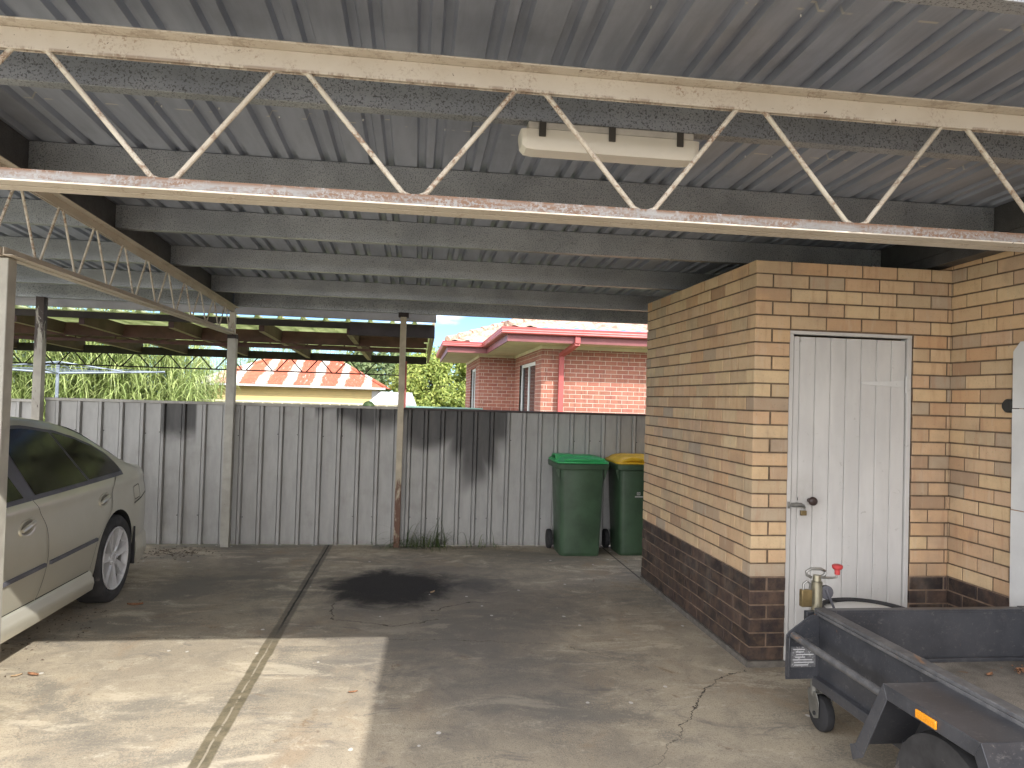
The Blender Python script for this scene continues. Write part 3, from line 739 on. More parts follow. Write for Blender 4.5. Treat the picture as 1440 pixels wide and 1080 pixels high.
# ------------------------------------------------------------------ car (tail towards the fence)
CX, TAIL = -3.13, 6.97
car = thing('parked_car', (CX, 4.5, 0), 'champagne sedan with tinted windows parked tail to the fence', 'car')
def lerp_keys(keys, s):
    if s <= keys[0][0]: return keys[0][1]
    for (a, va), (b, vb) in zip(keys, keys[1:]):
        if s <= b:
            t = (s - a) / (b - a); t = t * t * (3 - 2 * t) * .35 + t * .65; return va + (vb - va) * t
    return keys[-1][1]
Kw = [(0, .56), (.05, .66), (.12, .735), (.2, .785), (.35, .845), (.6, .895), (.9, .915), (1.2, .925), (2.2, .93), (3.2, .925), (3.9, .91), (4.3, .87), (4.6, .78), (4.8, .62), (4.92, .40)]
Kzr = [(0, .80), (.06, .90), (.13, .955), (.3, .975), (.52, .99), (.72, 1.07), (1.0, 1.20), (1.3, 1.32), (1.6, 1.395), (2.0, 1.432), (2.4, 1.44), (2.8, 1.425), (3.05, 1.385), (3.3, 1.27), (3.6, 1.12), (3.85, 1.00), (4.1, .965), (4.5, .87), (4.75, .76), (4.92, .60)]
Kzb = [(0, .36), (.08, .30), (.3, .24), (.8, .22), (1.2, .20), (3.9, .20), (4.5, .20), (4.8, .22), (4.92, .30)]
Kzwt = [(.52, .965), (.75, 1.00), (.95, 1.07), (1.15, 1.16), (1.4, 1.275), (1.75, 1.345), (2.1, 1.372), (2.5, 1.372), (2.85, 1.345), (3.1, 1.28), (3.4, 1.14), (3.75, .975), (3.9, .955)]
zsh = lambda s: .885 if s < 3.9 else .885 - (s - 3.9) * .16
def section(s):
    w = lerp_keys(Kw, s); zr = lerp_keys(Kzr, s); zb = lerp_keys(Kzb, s)
    zs_ = min(zsh(s), zr - .05); zbe = min(.945, zr - .012)
    h = zs_ - zb
    pts = [(0, zb), (w - .16, zb), (w - .045, zb + .015), (w - .012, zb + .12 * h / .68), (w - .004, zb + .25 * h / .68), (w, zb + .40 * h / .68), (w - .004, zb + .54 * h / .68), (w - .030, zs_ - .055), (w - .021, zs_ - .014), (w - .027, zs_ + .002)]
    wb = w - .062
    pts.append((wb, zbe))
    if .52 < s < 3.9:
        zt = max(lerp_keys(Kzwt, s), zbe + .006)
        taper = 0
        for fr in (.33, .66, 1): z = zbe + (zt - zbe) * fr; pts.append((wb - .42 * (z - zbe) - .012 * fr * fr, z))
        wt, zt2 = pts[-1]
        pts += [(wt - .035, zt + (zr - zt) * .45), (wt - .11, zt + (zr - zt) * .72), (wt * .5, zr - (zr - zt) * .06), (0, zr)]
    else:
        d = zr - zbe
        for fr in (.05, .1, .16): pts.append((wb * (1 - fr), zbe + d * fr * 2.5))
        pts += [(wb * .76, zr - d * .38), (wb * .62, zr - d * .2), (wb * .38, zr - d * .05), (0, zr)]
    return pts
ss_ = [0, .03, .07, .12, .18, .25, .35, .45, .53, .6, .7, .8, .9, 1.0, 1.13, 1.3, 1.45, 1.6, 1.8, 2.0, 2.3, 2.6, 2.85, 3.05, 3.2, 3.35, 3.5, 3.7, 3.88, 3.95, 4.1, 4.3, 4.5, 4.65, 4.78, 4.87, 4.92]
mb = MB(); rows = []
for s in ss_:
    P = section(s); y = TAIL - s
    rows.append([(CX + x, y, z) for x, z in P] + [(CX - x, y, z) for x, z in reversed(P[1:-1])])
n = len(rows[0])
for a, b in zip(range(len(rows)), range(1, len(rows))): pass
vs = [p for rw in rows for p in rw]
fs = [(i * n + k, i * n + (k + 1) % n, (i + 1) * n + (k + 1) % n, (i + 1) * n + k) for i in range(len(rows) - 1) for k in range(n)]
fs += [tuple(reversed(range(n))), tuple(range((len(rows) - 1) * n, len(rows) * n))]
mb.add(vs, fs)
AX = [(5.84), (3.01)]
body = mb.build('body', [M['car'], M['well']], car, smooth=0)
sub = body.modifiers.new('smooth', 'SUBSURF'); sub.levels = sub.render_levels = 1
cutm = MB()
for y in AX:
    for sx in (-1, 1): cutm.lathe([(.352, sx * .60), (.352, sx * 1.2)], (CX, y, .335), 'X', 48, 0)
cut = cutm.build('cut', M['well'], car, smooth=0)
bo = body.modifiers.new('arches', 'BOOLEAN'); bo.operation = 'DIFFERENCE'; bo.object = cut; bo.solver = 'EXACT'; bo.material_mode = 'TRANSFER'
bpy.context.view_layer.update()
dg = bpy.context.evaluated_depsgraph_get()
me = bpy.data.meshes.new_from_object(body.evaluated_get(dg)); body.modifiers.clear(); body.data = me
cme = cut.data; bpy.data.objects.remove(cut); bpy.data.meshes.remove(cme)
me.polygons.foreach_set('use_smooth', [True] * len(me.polygons)); me.set_sharp_from_angle(angle=R(38)); me.update()
def side_x(s, z):                     # half width of the side surface at height z
    P = section(s)
    for (x0, z0), (x1, z1) in zip(P[1:], P[2:]):
        if z0 <= z <= z1 and z1 > z0: return x0 + (x1 - x0) * (z - z0) / (z1 - z0)
    return P[13][0]
from mathutils.bvhtree import BVHTree
bvh = BVHTree.FromPolygons([Vector(v.co) + ORG[car.name] for v in me.vertices], [tuple(p.vertices) for p in me.polygons])
def sp(y, z, off=.003, sx=1):         # a point on the real body side, pushed out by off
    h = bvh.ray_cast(Vector((CX + sx * 2, y, z)), Vector((-sx, 0, 0)), 1.7)[0]
    x = side_x(TAIL - y, z)
    if h is not None and abs(abs(h.x - CX) - x) < .08: x = abs(h.x - CX)
    return (CX + sx * (x + off), y, z)
Kwin = [(.92, .95), (.945, 1.0), (1.0, 1.055), (1.1, 1.115), (1.29, 1.19), (1.5, 1.252), (1.73, 1.302), (2.1, 1.348), (2.5, 1.352), (2.85, 1.325), (3.1, 1.26), (3.4, 1.12), (3.75, .96)]
wtop = lambda y: lerp_keys(Kwin, TAIL - y)
def window(name, yb0, yb1, yt0, yt1, zl, top, mat, off=.004, nu=12, nv=8):
    for sx in (1, -1):
        mb = MB(); rows = []
        for i in range(nu + 1):
            u_ = i / nu; row = []
            for j in range(nv + 1):
                v_ = j / nv; y = (yb0 + (yb1 - yb0) * u_) * (1 - v_) + (yt0 + (yt1 - yt0) * u_) * v_
                z0 = zl(y); z1 = max(top(y), z0 + .004); row.append(sp(y, z0 + (z1 - z0) * v_, off, sx))
            rows.append(row)
        mb.grid(rows); mb.build(name, mat, car, smooth=60, fixn=False)
zlo = lambda y: .952 + .006 * (y - 5)
ztp = lambda y: max(wtop(y) - .008, zlo(y) + .004)
window('window_trim', 3.62, 6.06, 3.72, 6.06, lambda y: zlo(y) - .026, lambda y: wtop(y) + .012, M['trim'], .003, 40, 8)
window('side_window', 3.70, 4.58, 3.90, 4.40, zlo, ztp, M['tint'], .0065)
window('side_window', 4.71, 5.43, 4.57, 5.18, zlo, ztp, M['tint'], .0065)
window('side_window', 5.46, 6.02, 5.21, 6.02, lambda y: zlo(y) + .004, ztp, M['tint'], .0068, 24)
# rear window and windscreen
def topglass(name, s0, s1, k0, k1):
    mb = MB(); rows = []
    for i in range(13):
        s = s0 + (s1 - s0) * i / 12; P = section(s); row = []
        Q = P[13:]; full = [(x, z) for x, z in Q] + [(-x, z) for x, z in reversed(Q[:-1])]
        kk = k0 + (k1 - k0) * i / 12
        for x, z in full[1:-1]: row.append((CX + x * kk, TAIL - s, z + .006))
        rows.append(row)
    mb.grid(rows); mb.build(name, M['tint'], car, smooth=60, fixn=False)
topglass('rear_window', .62, 1.42, .98, .98); topglass('windscreen', 3.08, 3.80, .98, .98)
# seams, mouldings, handles, fuel flap
def ribbon(mb, pts, w, sx=1, off=.0025, mi=0):
    P = [Vector(sp(y, z, off, sx)) for y, z in pts]
    for i in range(len(P) - 1):
        d = (P[i + 1] - P[i]).normalized(); q = d.cross(Vector((sx, 0, 0))).normalized() * w / 2
        mb.add([P[i] - q, P[i] + q, P[i + 1] + q, P[i + 1] - q], [(0, 1, 2, 3)], mi)
def curve(pts, m=6):
    out = []
    for i in range(len(pts) - 1):
        p0, p1, p2, p3 = (Vector(pts[max(i - 1, 0)]), Vector(pts[i]), Vector(pts[i + 1]), Vector(pts[min(i + 2, len(pts) - 1)]))
        for k in range(m):
            t = k / m; out.append(tuple(.5 * ((2 * p1) + (-p0 + p2) * t + (2 * p0 - 5 * p1 + 4 * p2 - p3) * t * t + (-p0 + 3 * p1 - 3 * p2 + p3) * t ** 3)))
    return out + [tuple(pts[-1])]
for sx in (1, -1):
    for nm, pts in (('door_seam', [(4.66, .93), (4.70, .86), (4.76, .76), (4.78, .62), (4.76, .5), (4.70, .38), (4.66, .33)]),
                    ('door_seam', [(5.90, .93), (5.78, .86), (5.74, .74), (5.64, .64), (5.50, .54), (5.43, .42), (5.40, .35)]),
                    ('sill_seam', [(3.4, .335), (4.0, .335), (4.7, .335), (5.38, .335)]), ('bumper_seam', [(6.20, .69), (6.45, .72), (6.62, .735)])):
        mb = MB(); ribbon(mb, curve(pts), .007, sx, .002); c2 = [(y - .006, z) if 'door' in nm else (y, z - .006) for y, z in curve(pts)]
        ribbon(mb, c2, .005, sx, .0028, 1); mb.build(nm, [M['seam'], M['seamglint'] if nm == 'door_seam' else M['seam']], car, smooth=0, fixn=False)
    for a, b in ((3.45, 4.745), (4.80, 5.47)):
        mb = MB(); N = 14
        ring = lambda y: [sp(y, .508 + .018 * (y - 4.5), 0, sx), sp(y, .510 + .018 * (y - 4.5), .014, sx), sp(y, .527 + .018 * (y - 4.5), .012, sx), sp(y, .532 + .018 * (y - 4.5), 0, sx)]
        for i in range(N): mb.extr(ring(a + (b - a) * i / N), ring(a + (b - a) * (i + 1) / N), cap=i in (0, N - 1))
        mb.build('side_moulding', M['trim'], car, smooth=40)
    for y0, z0 in ((4.55, .785), (5.61, .795)):
        mb = MB(); ell = lambda k, off, dz=0, e=0: [sp(y0 + .092 * k * math.cos(a), z0 + dz + .044 * k * math.sin(a) + .012 * math.cos(a), off, sx) for a in [2 * math.pi * i / 24 for i in range(24)]]
        E = [ell(1.08, .001), ell(1.0, .010), ell(.84, .008), ell(.74, .0015)]
        for a, b in zip(E, E[1:]): mb.extr(a, b, cap=False)
        mb.add(E[-1], [tuple(range(24))], 1)
        h = mb.build('door_handle', [M['car'], plain('handle_recess', (.24, .225, .18), .5)], car, smooth=45)  # recess floor in darker body colour, painting the shade inside it
        mb = MB(); mb.tube([sp(y0 - .072, z0 - .012, .012, sx), sp(y0 - .02, z0 + .006, .022, sx), sp(y0 + .04, z0 + .016, .022, sx), sp(y0 + .075, z0 + .02, .012, sx)], [.010, .015, .015, .010], 10); mb.build('grip', M['car'], h)
    if sx == 1:
        mb = MB(); q = [(6.215, .715), (6.205, .80), (6.225, .815), (6.345, .825), (6.36, .81), (6.352, .735), (6.335, .722), (6.215, .715)]
        ribbon(mb, q, .006, sx, .0025); ribbon(mb, [(y - .006, z + .002) for y, z in q[:3]], .005, sx, .003, 1); mb.build('fuel_flap', [M['seam'], M['seamglint']], car, smooth=0, fixn=False)
    # skirt under the doors, bumper corner, mud flap
    mb = MB(); prof = [(-.05, .335), (.006, .333), (.020, .318), (.022, .30), (.034, .285), (.040, .25), (.030, .205), (.012, .192), (-.06, .19)]
    ring = lambda y: [(CX + sx * (side_x(TAIL - y, .30) + a), y, b) for a, b in prof]
    ys = [3.42 + (5.40 - 3.42) * i / 12 for i in range(13)]
    for i in range(12): mb.extr(ring(ys[i]), ring(ys[i + 1]), cap=i in (0, 11))
    mb.build('side_skirt', M['car'], car, smooth=40)
    mb = MB(); mb.box((CX + sx * .70, 6.205, .20), (CX + sx * .915, 6.217, .50)); mb.build('mud_flap', M['rubber'], car, bevel=.004)
    mb = MB(); ring = lambda y: [(CX + sx * (side_x(TAIL - y, .36) + a), y, b) for a, b in ((-.03, .40), (.004, .40), (.022, .36), (.030, .25), (.012, .19), (-.05, .19))]
    ys = [6.24, 6.34, 6.44, 6.55, 6.66, 6.76]
    for i in range(5): mb.extr(ring(ys[i]), ring(ys[i + 1]), cap=i in (0, 4))
    mb.build('bumper_skirt', M['car'], car, smooth=40)
    # lamps and mirror
    mb = MB(); rows = [[sp(y, z, .004, sx) for z in (.70, .76, .82, .865)] for y in (6.70, 6.76, 6.82, 6.87, 6.91)]; mb.grid(rows); mb.build('tail_lamp', M['lens'], car, smooth=60, fixn=False)
    mb = MB(); rows = [[sp(y, z, .004, sx) for z in (.56, .61, .66)] for y in (2.45, 2.36, 2.28, 2.20)]; mb.grid(rows); mb.build('headlight', M['clear'], car, smooth=60, fixn=False)
    mb = MB(); mb.tube([sp(3.72, .97, 0, sx), (CX + sx * 1.0, 3.70, 1.0), (CX + sx * 1.08, 3.68, 1.01)], [.03, .075, .06], 12); mb.build('mirror', M['car'], car, smooth=60)
# wheels
def wheel(x, y, sx):
    o = bpy.data.objects.new('wheel', None); COL.objects.link(o); o.parent = car; o.location = Vector((x, y, .325)) - ORG[car.name]; ORG[o.name] = Vector((x, y, .325))
    mb = MB(); c = (x, y, .325)
    mb.lathe([(.232, sx * h) for h in (-.08,)] + [(.30, sx * -.10), (.322, sx * -.085), (.325, sx * -.03), (.325, sx * .03), (.321, sx * .083), (.305, sx * .1), (.265, sx * .108), (.240, sx * .100), (.232, sx * .09)], c, 'X', 56, cap=False)
    for hx in (-.06, -.02, .02, .06): pass
    mb.build('tyre', M['tyre'], o, smooth=50)
    mb = MB(); mb.lathe([(.2155, sx * .06), (.212, sx * .02), (.205, sx * -.09), (.20, sx * -.09), (.06, sx * -.02), (.06, sx * .0)], c, 'X', 56, 1, cap=False)  # darker barrel material paints the shade deep behind the spokes
    mb.lathe([(.234, sx * .101), (.228, sx * .106), (.221, sx * .099), (.216, sx * .06)], c, 'X', 56, 0, cap=False)
    for k in range(7):
        a = 2 * math.pi * k / 7 + .25
        er, et = Vector((0, math.cos(a), math.sin(a))), Vector((0, -math.sin(a), math.cos(a))); C = Vector(c); X_ = Vector((sx, 0, 0))
        sec = lambda rad, w, d, th: [C + er * rad + et * w + X_ * (d - th), C + er * rad + et * w + X_ * d, C + er * rad + et * w * .25 + X_ * (d - .009), C + er * rad - et * w * .25 + X_ * (d - .009), C + er * rad - et * w + X_ * d, C + er * rad - et * w + X_ * (d - th)]
        S = [sec(.035, .016, .084, .05), sec(.09, .024, .090, .05), sec(.16, .031, .096, .045), sec(.224, .041, .102, .04)]
        for i in range(3): mb.extr(S[i], S[i + 1], cap=i in (0, 2))
    mb.lathe([(.062, sx * .05), (.058, sx * .084), (.03, sx * .092), (.03, sx * .086), (.001, sx * .088)], c, 'X', 24)
    for k in range(5):
        a = 2 * math.pi * k / 5; mb.lathe([(.009, sx * .08), (.009, sx * .097), (.001, sx * .099)], Vector(c) + Vector((0, .043 * math.cos(a), .043 * math.sin(a))), 'X', 8)
    mb.build('rim', [M['alloy'], M['steel']], o, smooth=25)
    mb = MB(); mb.lathe([(.15, sx * -.01), (.15, sx * .01), (.06, sx * .012)], c, 'X', 40); mb.build('brake_disc', M['steel'], o)
for y in AX:
    for sx in (1, -1): wheel(CX + sx * .815, y, sx)

# ------------------------------------------------------------------ trailer
tx0, tx1, ty0, ty1, zt_, zf = 1.983, 3.12, 1.12, 3.35, .618, .372
tr = thing('box_trailer', (2.55, 2.25, 0), 'low dark grey trailer with worn deck and jockey wheel before the shed door', 'trailer')
mb = MB(); mb.box((tx0 + .03, ty0 + .03, zf - .03), (tx1 - .03, ty1 - .032, zf)); mb.build('deck', M['deck'], tr)
for x, sx in ((tx0, -1), (tx1, 1)):
    i_ = -sx
    mb = MB()
    mb.box((x, ty0, zf - .065), (x + i_ * .004, ty1 + .0, zt_ - .004)); mb.build('side_panel', M['trailer'], tr)
    mb = MB(); mb.box((x - i_ * .012, ty0, zt_ - .0035), (x + i_ * .045, ty1 + .01, zt_ + .012)); mb.box((x - i_ * .014, ty0, zt_ - .02), (x - i_ * .0005, ty1 + .009, zt_ - .004)); mb.box((x + i_ * .038, ty0, zt_ - .02), (x + i_ * .044, ty1 - .03, zt_ - .004))
    mb.build('side_rail', M['tedge'], tr, bevel=.004)
    mb = MB(); mb.box((x - i_ * .03, ty0 + .02, zf - .115), (x + i_ * .03, ty1 - .01, zf - .066)); mb.build('chassis_rail', M['trailer'], tr, bevel=.004)
mb = MB(); mb.box((tx0 + .005, ty1 - .03, zf - .02), (tx1 - .005, ty1 - .026, zt_ - .004)); mb.box((tx0 + .046, ty1 - .032, zt_ - .0035), (tx1 - .046, ty1 + .01, zt_ + .008)); mb.box((tx0 + .04, ty1 - .055, zf + .0005), (tx1 - .04, ty1 - .0305, zf + .018))
mb.build('front_board', M['trailer'], tr, bevel=.003)
mb = MB(); mb.box((tx0 + .005, ty0, zf - .02), (tx1 - .005, ty0 + .004, zf + .10)); mb.build('tail_board', M['trailer'], tr)
mb = MB(); mb.box((tx0 + .03, ty0 + .2, zf - .09), (tx1 - .03, ty0 + .26, zf - .031)); mb.build('cross_member', M['trailer'], tr)
mb = MB(); mb.box((tx0 - .2, 2.235, .215), (tx1 + .2, 2.285, .265)); mb.build('axle', M['trailer'], tr)
# corner plates at the front
for x, sx in ((tx0, -1), (tx1, 1)):
    mb = MB(); yp = ty1 - .02
    P = [(x, .293), (x + sx * .17, .293), (x + sx * .172, .315), (x + sx * .172, .505), (x + sx * .160, .522), (x + sx * .05, .60), (x, .612)]
    mb.extr([(a, yp, b) for a, b in P], [(a, yp + .006, b) for a, b in P])
    mb.box((x + sx * .166, yp - .03, .315), (x + sx * .172, yp - .0005, .50))
    cpn = mb.build('corner_plate', M['trailer'], tr, bevel=.002)
    if sx == -1:
        mb = MB(); mb.box((x - .148, yp - .0035, .352), (x - .02, yp - .0005, .45), 0)
        for i in range(7):
            wv = (.06, .04, .09, .05, .10, .10, .07)[i]; z = .440 - i * .0125; xo = random.uniform(0, .02)
            mb.box((x - .14 + xo, yp - .0045, z - .004), (x - .14 + xo + wv, yp - .0036, z), 1)
        mb.build('data_plate', [M['plate'], M['ink']], cpn)
    # tie rail from plate to mudguard
    mb = MB(); xo = x + sx * .135
    mb.tube([(xo, yp - .001, .505), (xo, yp - .04, .505), (xo - sx * .005, 3.0, .498), (xo - sx * .01, 2.56, .49)], .017, 14); mb.build('tie_rail', M['tedge'], tr, smooth=60)
    # mudguard : folded plate
    wo, wi = (.238 if sx == -1 else .225), .004
    prof = [(2.70, .285), (2.665, .30), (2.50, .600), (2.03, .600), (1.865, .30), (1.83, .285)]
    def off(P, d):
        out = []
        for i, (a, b) in enumerate(P):
            p, q = Vector(P[max(i - 1, 0)]), Vector(P[min(i + 1, len(P) - 1)]); t_ = (q - p).normalized(); out.append((a + t_.y * d, b - t_.x * d))
        return out
    inn = off(prof, -.005)
    mb = MB(); xa, xb = x + sx * wi, x + sx * wo
    for i in range(5):
        ring = lambda X_: [(X_, *prof[i]), (X_, *prof[i + 1]), (X_, *inn[i + 1]), (X_, *inn[i])]
        mb.extr(ring(xa), ring(xb))
    lip = off(prof, -.058)
    for i in range(5):
        ring = lambda X_: [(X_, *prof[i]), (X_, *prof[i + 1]), (X_, *lip[i + 1]), (X_, *lip[i])]
        mb.extr(ring(xb - sx * .004), ring(xb + sx * .0015))
    g = mb.build('mudguard', M['trailer'], tr, bevel=.002)
    mb = MB(); mb.box((xb + sx * .0018, 2.215, .556), (xb + sx * .010, 2.315, .585)); mb.build('reflector', M['amber'], g, bevel=.003)
    w_ = bpy.data.objects.new('wheel', None); COL.objects.link(w_); w_.parent = tr; xc = x + sx * .115; w_.location = Vector((xc, 2.26, .255)) - ORG[tr.name]; ORG[w_.name] = Vector((xc, 2.26, .255))
    mb = MB(); mb.lathe([(.13, -.06), (.2, -.075), (.245, -.068), (.255, -.03), (.252, -.012), (.247, -.01), (.247, .01), (.252, .012), (.255, .03), (.245, .068), (.2, .075), (.13, .06)], (xc, 2.26, .255), 'X', 48, cap=False); mb.build('tyre', M['tyre'], w_, smooth=35)
    mb = MB(); mb.lathe([(.131, sx * .055), (.12, sx * .04), (.06, sx * .03), (.05, sx * .05), (.001, sx * .052)], (xc, 2.26, .255), 'X', 32); mb.build('rim', M['steel'], w_, smooth=40)
    mb = MB(); mb.box((x + sx * .03, 2.1, .30), (x + sx * .002, 2.42, .35)); mb.box((x + sx * .02, 2.52, .305), (x + sx * .10, 2.58, .345)); mb.build('spring_hanger', M['trailer'], tr)
# drawbar
mb = MB(); mb.bar((tx0 + .25, 3.2, .28), (2.55, 4.05, .34), .05, .07); mb.bar((tx1 - .25, 3.2, .28), (2.55, 4.05, .34), .05, .07); mb.build('drawbar', M['trailer'], tr)
mb = MB(); mb.tube([(2.55, 4.0, .39), (2.55, 4.12, .40), (2.55, 4.2, .38)], [.035, .04, .045], 12); mb.build('coupling', M['steel'], tr)
# jockey stand
jx, jy = 2.035, 3.45
js = bpy.data.objects.new('jockey_stand', None); COL.objects.link(js); js.parent = tr; js.location = Vector((jx, jy, 0)) - ORG[tr.name]; ORG[js.name] = Vector((jx, jy, 0))
mb = MB(); mb.tube([(jx, jy, .165), (jx, jy, .52)], .0215, 18); mb.build('inner_tube', M['steel'], js)
mb = MB(); mb.tube([(jx, jy, .42), (jx, jy, .735)], .0265, 20); mb.tube([(jx, jy, .737), (jx, jy, .766)], [.021, .019], 16); mb.build('outer_tube', M['zinc'], js, smooth=50)
mb = MB(); mb.tube([(jx - .03, jy, .755), (jx - .055, jy, .766), (jx - .058, jy, .784), (jx - .035, jy, .797), (jx + .02, jy, .797), (jx + .045, jy, .785), (jx + .04, jy, .766), (jx + .01, jy, .757)], .0075, 8)
mb.build('grab_loop', M['steel'], js)
mb = MB(); mb.tube([(jx, jy - .012, .757), (jx + .075, jy - .012, .755), (jx + .098, jy - .012, .758), (jx + .102, jy - .012, .782)], .0062, 8); mb.build('crank', M['steel'], js)
mb = MB(); mb.lathe([(.013, .772), (.014, .795), (.022, .800), (.026, .806), (.026, .818), (.018, .823), (.001, .824)], (jx + .102, jy - .012, 0), 'Z', 20); mb.build('crank_knob', M['redp'], js, smooth=45)
mb = MB(); mb.bar((jx + .032, jy, .55), (jx + .032, jy, .72), .03, .012); mb.lathe([(.035, -.012), (.035, .012)], (jx + .05, jy, .68), 'Y', 14); mb.bar((jx + .04, jy - .02, .70), (jx + .085, jy - .02, .60), .01, .012); mb.build('clamp', M['trim'], js, bevel=.003)
mb = MB(); mb.box((jx - .085, jy - .06, .52), (jx + .06, jy - .03, .60)); mb.build('clamp_plate', M['trailer'], js, bevel=.003)
mb = MB(); wx = jx + .022
for s in (-1, 1):
    P = [(-.06, .075), (-.02, .06), (.02, .085), (.04, .17), (.035, .185), (-.04, .19), (-.062, .15)]
    mb.extr([(wx + s * .034, jy + b[0], b[1]) for b in P], [(wx + s * .038, jy + b[0], b[1]) for b in P])
mb.box((wx - .0375, jy - .04, .186), (wx + .0375, jy + .035, .191)); mb.build('wheel_fork', M['steel'], js, bevel=.001)
mb = MB(); mb.lathe([(.03, -.028), (.072, -.028), (.086, -.018), (.089, 0), (.086, .018), (.072, .028), (.03, .028)], (wx, jy - .03, .089), 'X', 36); mb.lathe([(.01, -.044), (.01, .044)], (wx, jy - .03, .089), 'X', 12); mb.build('jockey_wheel', M['rubber'], js, smooth=40)
pl = thing('padlock', (jx - .07, jy - .02, .62), 'large brass padlock clipped beside the jockey wheel tube of the trailer', 'padlock')
mb = MB(); mb.box((jx - .098, jy - .035, .615), (jx - .042, jy - .005, .70)); ob = mb.build('lock_body', M['brass'], pl, bevel=.004)
mb = MB(); mb.tube([(jx - .085, jy - .02, .69), (jx - .083, jy - .02, .728), (jx - .066, jy - .02, .742), (jx - .048, jy - .02, .728), (jx - .05, jy - .02, .69)], .006, 8); mb.build('shackle', M['steel'], pl)
# round tub with black rim against the door
tb = thing('round_tub', (2.60, 3.85, 0), 'white round tub with a black rim showing behind the front board of the trailer', 'tub')
mb = MB(); mb.lathe([(.19, .05), (.235, .462), (.242, .464), (.242, .472), (.20, .492), (.10, .50), (.001, .501)], (2.64, 3.92, -.05), 'Z', 48); mb.build('tub_body', M['white'], tb, smooth=40)
mb = MB(); mb.tube([(2.64 + .255 * math.cos(a), 3.92 + .255 * math.sin(a), .438) for a in [2 * math.pi * i / 40 for i in range(40)]], .014, 8, closed=True); mb.build('rim', M['rubber'], tb)
mb = MB(); mb.bar((2.66, 3.665, .42), (2.64, 3.665, .475), .008, .004); mb.build('cable_tie', M['rubber'], tb)

# ------------------------------------------------------------------ wheelie bins
def bin_(x, y, lidmat, label, lump, rz=0):
    b = thing('wheelie_bin', (x, y, 0), label, 'bin', 'wheelie bins in front of the back fence')
    rr = lambda w, yf_, yb_, z, rd=.05: [(x + sx * (w / 2) + dx, yy + dy, z) for sx, yy, pts in ((-1, yf_, [(0, rd), (rd * .3, rd * .3), (rd, 0)]), (1, yf_, [(-rd, 0), (-rd * .3, rd * .3), (0, rd)]), (1, yb_, [(0, -rd), (-rd * .3, -rd * .3), (-rd, 0)]), (-1, yb_, [(rd, 0), (rd * .3, -rd * .3), (0, -rd)])) for dx, dy in pts]
    S = [rr(.415, y + .02, y + .40, 0), rr(.42, y + .012, y + .42, .03), rr(.445, y - .0, y + .46, .45), rr(.47, y - .012, y + .50, .88), rr(.475, y - .015, y + .505, .905)]
    mb = MB()
    for i in range(4): mb.extr(S[i], S[i + 1], cap=i == 0)
    mb.build('bin_body', M['bin'], b, smooth=45)
    mb = MB(); T = [rr(.49, y - .02, y + .51, .90), rr(.555, y - .05, y + .53, .906), rr(.565, y - .055, y + .535, .955), rr(.545, y - .045, y + .53, .962)]
    for i in range(3): mb.extr(T[i], T[i + 1], cap=i == 0)
    for s in (-1, 1): mb.extr([(x + s * .237, y + .02, .78), (x + s * .275, y + .02, .90), (x + s * .237, y + .02, .90)], [(x + s * .237, y + .03, .78), (x + s * .275, y + .03, .90), (x + s * .237, y + .03, .90)])
    for s in (-1, 1): mb.box((x + s * .20, y + .53, .93), (x + s * .225, y + .56, .97))
    mb.tube([(x - .25, y + .555, .955), (x + .25, y + .555, .955)], .016, 10); mb.build('rim', M['bin'], b, smooth=40)
    mb = MB(); L = [rr(.555, y - .05, y + .52, .964), rr(.55, y - .046, y + .52, .985), rr(.50, y - .01, y + .50, 1.0)]
    for i in range(2): mb.extr(L[i], L[i + 1], cap=i == 0)
    if lump == 0:
        L2 = [rr(.50, y - .01, y + .50, .9995), rr(.44, y + .06, y + .47, 1.022), rr(.40, y + .1, y + .45, 1.026)]
        for i in range(2): mb.extr(L2[i], L2[i + 1], cap=i == 1)
        mb.box((x - .20, y - .03, .99), (x + .20, y + .0, 1.012)); mb.box((x - .27, y + .12, 1.0), (x - .08, y + .3, 1.045)); mb.box((x - .27, y + .1, .99), (x + .12, y + .34, 1.034)); mb.box((x + .18, y - .02, .99), (x + .23, y + .03, 1.018))
    else:
        L2 = [rr(.50, y - .01, y + .50, .9995), rr(.42, y + .05, y + .47, 1.03), rr(.30, y + .12, y + .42, 1.045)]
        for i in range(2): mb.extr(L2[i], L2[i + 1], cap=i == 1)
        mb.tube([(x - .22, y - .02, .99), (x - .12, y - .03, 1.018), (x + .0, y - .03, 1.012), (x + .12, y - .03, 1.0)], [.016, .024, .02, .012], 10)
    mb.build('lid', lidmat, b, smooth=40, bevel=.006)
    for s in (-1, 1):
        mb = MB(); mb.lathe([(.03, s * -.022), (.098, s * -.022), (.104, s * -.012), (.104, s * .012), (.098, s * .022), (.03, s * .022)], (x + s * .258, y + .42, .105), 'X', 28); mb.build('wheel', M['rubber'] if not (lump and s == -1) else [M['rubber']], b, smooth=40)
    mb = MB(); mb.tube([(x - .25, y + .42, .105), (x + .25, y + .42, .105)], .012, 8); mb.build('axle', M['steel'], b)
    if lump:
        mb = MB(); z = .64; xx = x - .045; f_ = lambda a, c, d, e: mb.box((xx + a, y - .0125, z + c), (xx + d, y - .0015, z + e))
        f_(0, 0, .004, .03); f_(.03, 0, .034, .03); f_(.0045, .026, .0295, .03); f_(.0045, 0, .0295, .004); f_(.014, .008, .02, .02)
        for i in range(7): f_(-.02 + i * .013, -.024, -.012 + i * .013, -.012)
        mb.build('stamp', M['ink'], b)
    return b
bin_(1.735, 7.395, M['lidg'], 'dark green wheelie bin with a bright green lid', 0)
bin_(2.375, 7.42, M['lidy'], 'dark green wheelie bin with a yellow lid half hidden by the brick storeroom', 1)

